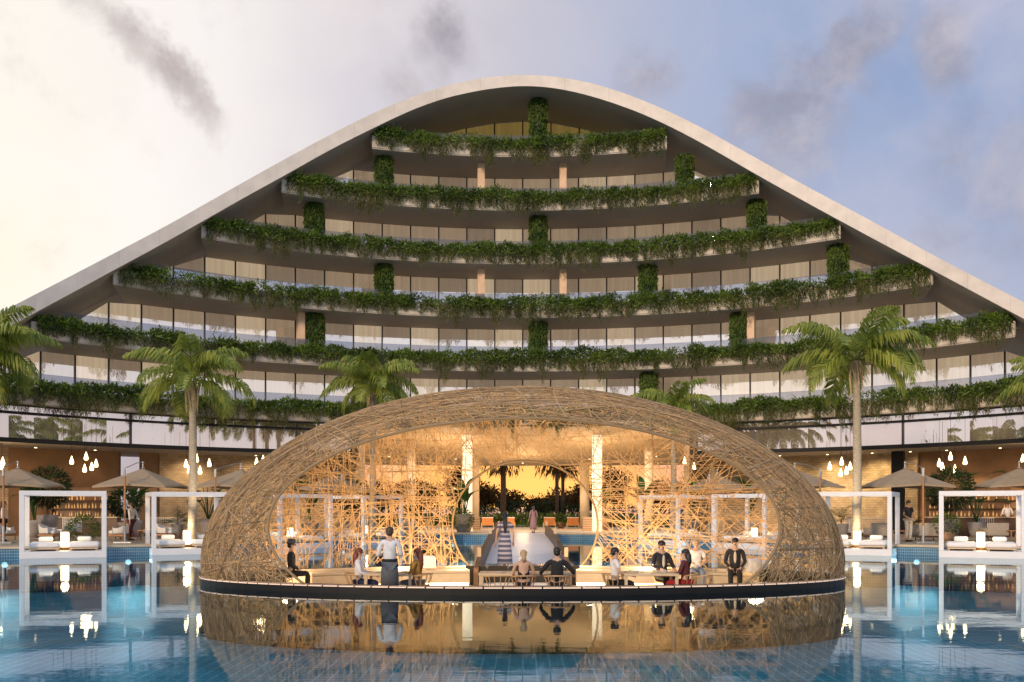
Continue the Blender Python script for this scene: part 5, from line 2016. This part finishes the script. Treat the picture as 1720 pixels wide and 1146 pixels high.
def person(label, x, y, z, face, h=1.74, sit=False, top='white', bottom='black', hair='black', hlen=0, arms='down', dress=False, skin=SKIN,
           seat=0.46, sleeves=True, stride=0.0, apron=False, hat=False, jacket=False, lowback=False, turn=0.0):
    s = h / 1.75
    o = thing('person', (x, y, z), R_(face), label, 'person', None)
    o.scale = (s, s, s)
    dz = (seat / s + 0.10 - 0.95) if sit else 0.0
    up = lambda p: Vector((p[0], p[1], p[2] + dz))
    pel, wai, che, nb = up((0, 0, 0.95)), up((0, 0.0, 1.10)), up((0, 0.0, 1.30)), up((0, -0.01, 1.45))
    nk, h1, h2, h3 = up((0, 0.005, 1.52)), up((0, 0.02, 1.585)), up((0, 0.015, 1.645)), up((0, 0.0, 1.70))
    V, E, Rd = [], [], []

    def v(p, r, par=None):
        V.append(Vector(p))
        Rd.append(r)
        if par is not None:
            E.append((par, len(V) - 1))
        return len(V) - 1
    ip = v(pel, (0.15, 0.10))
    iw = v(wai, (0.125, 0.09), ip)
    ic = v(che, (0.155, 0.105), iw)
    ib = v(nb, (0.10, 0.075), ic)
    ik = v(nk, 0.05, ib)
    i1 = v(h1, (0.058, 0.068), ik)
    i2 = v(h2, (0.074, 0.09), i1)
    i3 = v(h3, (0.06, 0.075), i2)
    el0, wr0 = ARMS[arms]
    armpts = {}
    for sd in (-1, 1):
        sh = up((0.185 * sd, -0.01, 1.41))
        e = up((el0[0] * sd, el0[1], el0[2]))
        w = up((wr0[0] * sd, wr0[1], wr0[2]))
        a = v(sh, 0.052, ib)
        b = v(e, 0.038, a)
        c = v(w, 0.026, b)
        d = (w - e).normalized()
        pm = w + d * 0.07
        pmi = v(pm, (0.036, 0.018), c)
        side = Vector((sd, 0, 0)) - d * d.x * sd
        side = side.normalized()
        for k, (of, L) in enumerate(((-0.027, 0.07), (-0.009, 0.08), (0.009, 0.075), (0.027, 0.06))):
            q = pm + side * of + d * 0.03
            f1 = v(q, 0.009, pmi)
            f2 = v(q + d * L * 0.6 + Vector((0, 0, -0.012)), 0.008, f1)
            v(q + d * L * 0.95 + Vector((0, 0, -0.034)), 0.006, f2)
        t1 = v(w + d * 0.04 - side * 0.045, 0.010, pmi)
        v(w + d * 0.08 - side * 0.065, 0.008, t1)
        armpts[sd] = (sh, e, w)
    legs = {}
    for sd in (-1, 1):
        hp = up((0.095 * sd, 0, 0.90))
        if sit:
            kn = Vector((0.11 * sd, 0.42, seat / s + 0.06))
            an = Vector((0.11 * sd, 0.40, 0.09))
        else:
            kn = Vector((0.10 * sd, 0.03 + 0.14 * stride * sd, 0.50))
            an = Vector((0.10 * sd, -0.03 + 0.24 * stride * sd, 0.09))
        a = v(hp, 0.085, ip)
        b = v(kn, 0.058, a)
        cf = v(kn * 0.6 + an * 0.4 + Vector((0, -0.012, 0)), 0.054, b)
        c = v(an, 0.038, cf)
        v(an + Vector((0, 0.13, -0.055)), (0.04, 0.028), c)
        legs[sd] = (hp, kn, an)
    skin_obj('body', V, E, Rd, skin, o, 0)
    # garments
    if top:
        V, E, Rd = [], [], []
        sl_ = sleeves
        if lowback:
            ip = v(up((0, 0.0, 0.98)), (0.165, 0.115))
            iw = v(wai, (0.14, 0.105), ip)
            v(up((0, 0.015, 1.24)), (0.165, 0.108), iw)
            for sd in (-1, 1):
                a = v(up((0.10 * sd, 0.02, 1.30)), 0.05, iw)
                b = v(up((0.115 * sd, 0.0, 1.42)), 0.035, a)
        else:
            ip = v(up((0, 0, 0.93)), (0.165, 0.118))
            iw = v(wai, (0.145, 0.11), ip)
            ic = v(che, (0.172, 0.122), iw)
            ib = v(nb + Vector((0, 0, -0.02)), (0.11, 0.088), ic)
            for sd in (-1, 1):
                sh, e, w = armpts[sd]
                if sl_ is False:
                    continue
                a = v(sh, 0.066, ib)
                b = v(e if sl_ is True else sh.lerp(e, 0.65), 0.052, a)
                if sl_ is True:
                    v(w - (w - e) * 0.08, 0.037, b)
        skin_obj('jacket' if jacket else 'shirt', V, E, Rd, CL[top], o, 0)
        if jacket:      # pale shirt front
            MB().ell(up((0, 0.105, 1.27)), (0.038, 0.03, 0.15), 10, 8).build('shirt_front', CL['cream'], o, True)
    if dress:
        if sit:
            V, E, Rd = [], [], []
            ip = v(pel, (0.18, 0.13))
            for sd in (-1, 1):
                hp, kn, an = legs[sd]
                a = v(hp, 0.11, ip)
                b = v(kn, 0.085, a)
                v(kn.lerp(an, 0.5), 0.07, b)
            skin_obj('skirt', V, E, Rd, CL[bottom], o, 0)
        else:
            prof = [(0.235, 0.22), (0.22, 0.5), (0.195, 0.8), (0.175, 0.98), (0.14, 1.1)]
            MB().lathe([(r, zz) for r, zz in prof], n=20, sy=0.75).build('dress', CL[bottom], o, True)
    else:
        V, E, Rd = [], [], []
        ip = v(pel + Vector((0, 0, 0.02)), (0.16, 0.115))
        for sd in (-1, 1):
            hp, kn, an = legs[sd]
            a = v(hp, 0.098, ip)
            b = v(kn, 0.075, a)
            v(kn.lerp(an, 0.92), 0.06, b)
        skin_obj('trousers', V, E, Rd, CL[bottom], o, 0)
    if apron:
        MB().lathe([(0.20, 0.46), (0.19, 0.8), (0.165, 1.03)], n=18, sy=0.8).build('apron', CL['grey'], o, True)
        MB().lathe([(0.172, 1.0), (0.172, 1.06)], n=18, sy=0.8).build('belt', CL['black'], o, True)
    # shoes
    for sd in (-1, 1):
        hp, kn, an = legs[sd]
        MB().ell(an + Vector((0, 0.06, -0.045)), (0.047, 0.13, 0.045), 10, 6).build('shoe', CL['black'], o, True)
    # head details
    MB().ell(h2 + Vector((0, 0.096, -0.012)), (0.013, 0.018, 0.022), 8, 6).build('nose', skin, o, True)
    for sd in (-1, 1):
        MB().ell(h2 + Vector((0.078 * sd, -0.005, -0.01)), (0.012, 0.02, 0.03), 8, 6).build('ear', skin, o, True)
        MB().ell(h2 + Vector((0.03 * sd, 0.088, 0.012)), (0.013, 0.008, 0.008), 8, 6).build('eye', FEAT, o, True)
    MB().ell(h1 + Vector((0, 0.078, 0.0)), (0.025, 0.008, 0.007), 8, 6).build('mouth', FEAT, o, True)
    hm = MB().ell(h2 + Vector((0, -0.02, 0.035)), (0.092, 0.105, 0.085), 14, 10)
    hm.ell(h2 + Vector((0, -0.055, -0.01)), (0.082, 0.065, 0.08), 12, 8)
    if hlen:
        hm.tube([h2 + Vector((0, -0.05, 0.05)), h2 + Vector((0, -0.085, -0.06)), h2 + Vector((0, -0.10, -0.06 - hlen * 0.55)), h2 + Vector((0, -0.09, -0.06 - hlen))], [0.07, 0.09, 0.085, 0.035], 12, flat=0.75)
    hm.build('hair', HAIR[hair], o, True)
    if hat:
        MB().lathe([(0.16, 0.0), (0.165, 0.012), (0.105, 0.02), (0.095, 0.10), (0.0, 0.115)], h2 + Vector((0, -0.01, 0.055)), 18).build('hat', CL['grey'], o, True)
    return o


PZ = ZF
person('person with a dark hat and dark suit seated at the left end of the dome', -6.1, 25.9, PZ, -75, 1.78, True, 'suit', 'black', 'black', arms='lap', jacket=True, hat=True, seat=0.52)
person('red haired person in a white blouse and navy trousers at the left table', -3.93, 23.6, PZ, -88, 1.70, True, 'white', 'navy', 'auburn', 0.28, 'table')
person('standing waiter in a white shirt and dark apron at the left table', -3.08, 22.75, PZ, 8, 1.86, False, 'white', 'grey', 'brown', arms='tray', apron=True)
person('person with long auburn hair and mustard top at the left table', -2.52, 23.5, PZ, 70, 1.70, True, 'mustard', 'grey', 'auburn', 0.42, 'table')
person('person in a striped long dress with long black hair on the walkway', xat(848, 31.6), 31.6, -0.10, 10, 1.86, False, 'striped', 'striped', 'black', 0.45, 'down', dress=True, sleeves='short', stride=0.4)
person('blond person in a low backed black dress at the middle table, seen from behind', 0.02, 22.85, PZ, 3, 1.68, True, 'black', 'black', 'blond', 0.12, 'table', dress=True, lowback=True)
person('dark haired person in a black shirt with arms spread at the middle table', 0.80, 22.85, PZ, -3, 1.80, True, 'black', 'black', 'black', 0, 'wide')
person('person in a white tee shirt seated in profile at the right table', 2.2, 23.45, PZ, -80, 1.74, True, 'white', 'black', 'black', 0, 'table', sleeves='short')
person('person in a dark suit and white shirt at the rear of the right table', 3.5, 24.75, PZ, 200, 1.86, True, 'suit', 'black', 'black', 0, 'table', jacket=True, seat=0.52)
person('dark haired person in a red dress seated at the right table', 3.9, 23.55, PZ, 60, 1.66, True, 'wine', 'red', 'black', 0.3, 'table', dress=True)
person('blond person in a pale off shoulder top and blue jeans on the right bench', 4.72, 26.75, PZ, 180, 1.74, True, 'white', 'jeans', 'blond', 0.0, 'tray', sleeves='short', seat=0.54)
person('person in a black suit and grey shirt sitting upright on the right bench', 5.70, 26.35, PZ, 168, 1.86, True, 'suit', 'black', 'black', 0, 'lap', jacket=True, seat=0.54)
person('distant person in dusty rose walking on the far deck in the passage axis', xat(897, 57), 60.6, DZ, 20, 1.66, False, 'rose', 'rose', 'brown', 0.2, 'down', dress=True, stride=0.5)
person('person in a white shirt and dark trousers standing at the left picture edge', xat(6, 45.2), 45.2, DZ, -60, 1.86, False, 'white', 'black', 'brown', 0.3, 'lap', skin=SKIN2)
person('person in a white shirt walking between the two left cabanas', xat(221, 46.5), 46.5, DZ, 70, 1.80, False, 'white', 'wine', 'brown', 0, 'swing', stride=0.7)
person('person in a dark top and pale trousers by the parasol pole on the right', xat(1526, 44.6), 44.6, DZ, 200, 1.88, False, 'black', 'cream', 'black', 0, 'lap', sleeves='short', skin=SKIN2)
person('person in a white shirt behind the far right bar counter', xat(1692, 53.9), 53.9, DZ, 160, 1.84, False, 'white', 'black', 'brown', 0, 'tray')

for o in bpy.data.objects:
    if o.type == 'MESH' and o.parent is None and 'kind' not in o.keys() and 'category' not in o.keys():
        print('untagged', o.name)
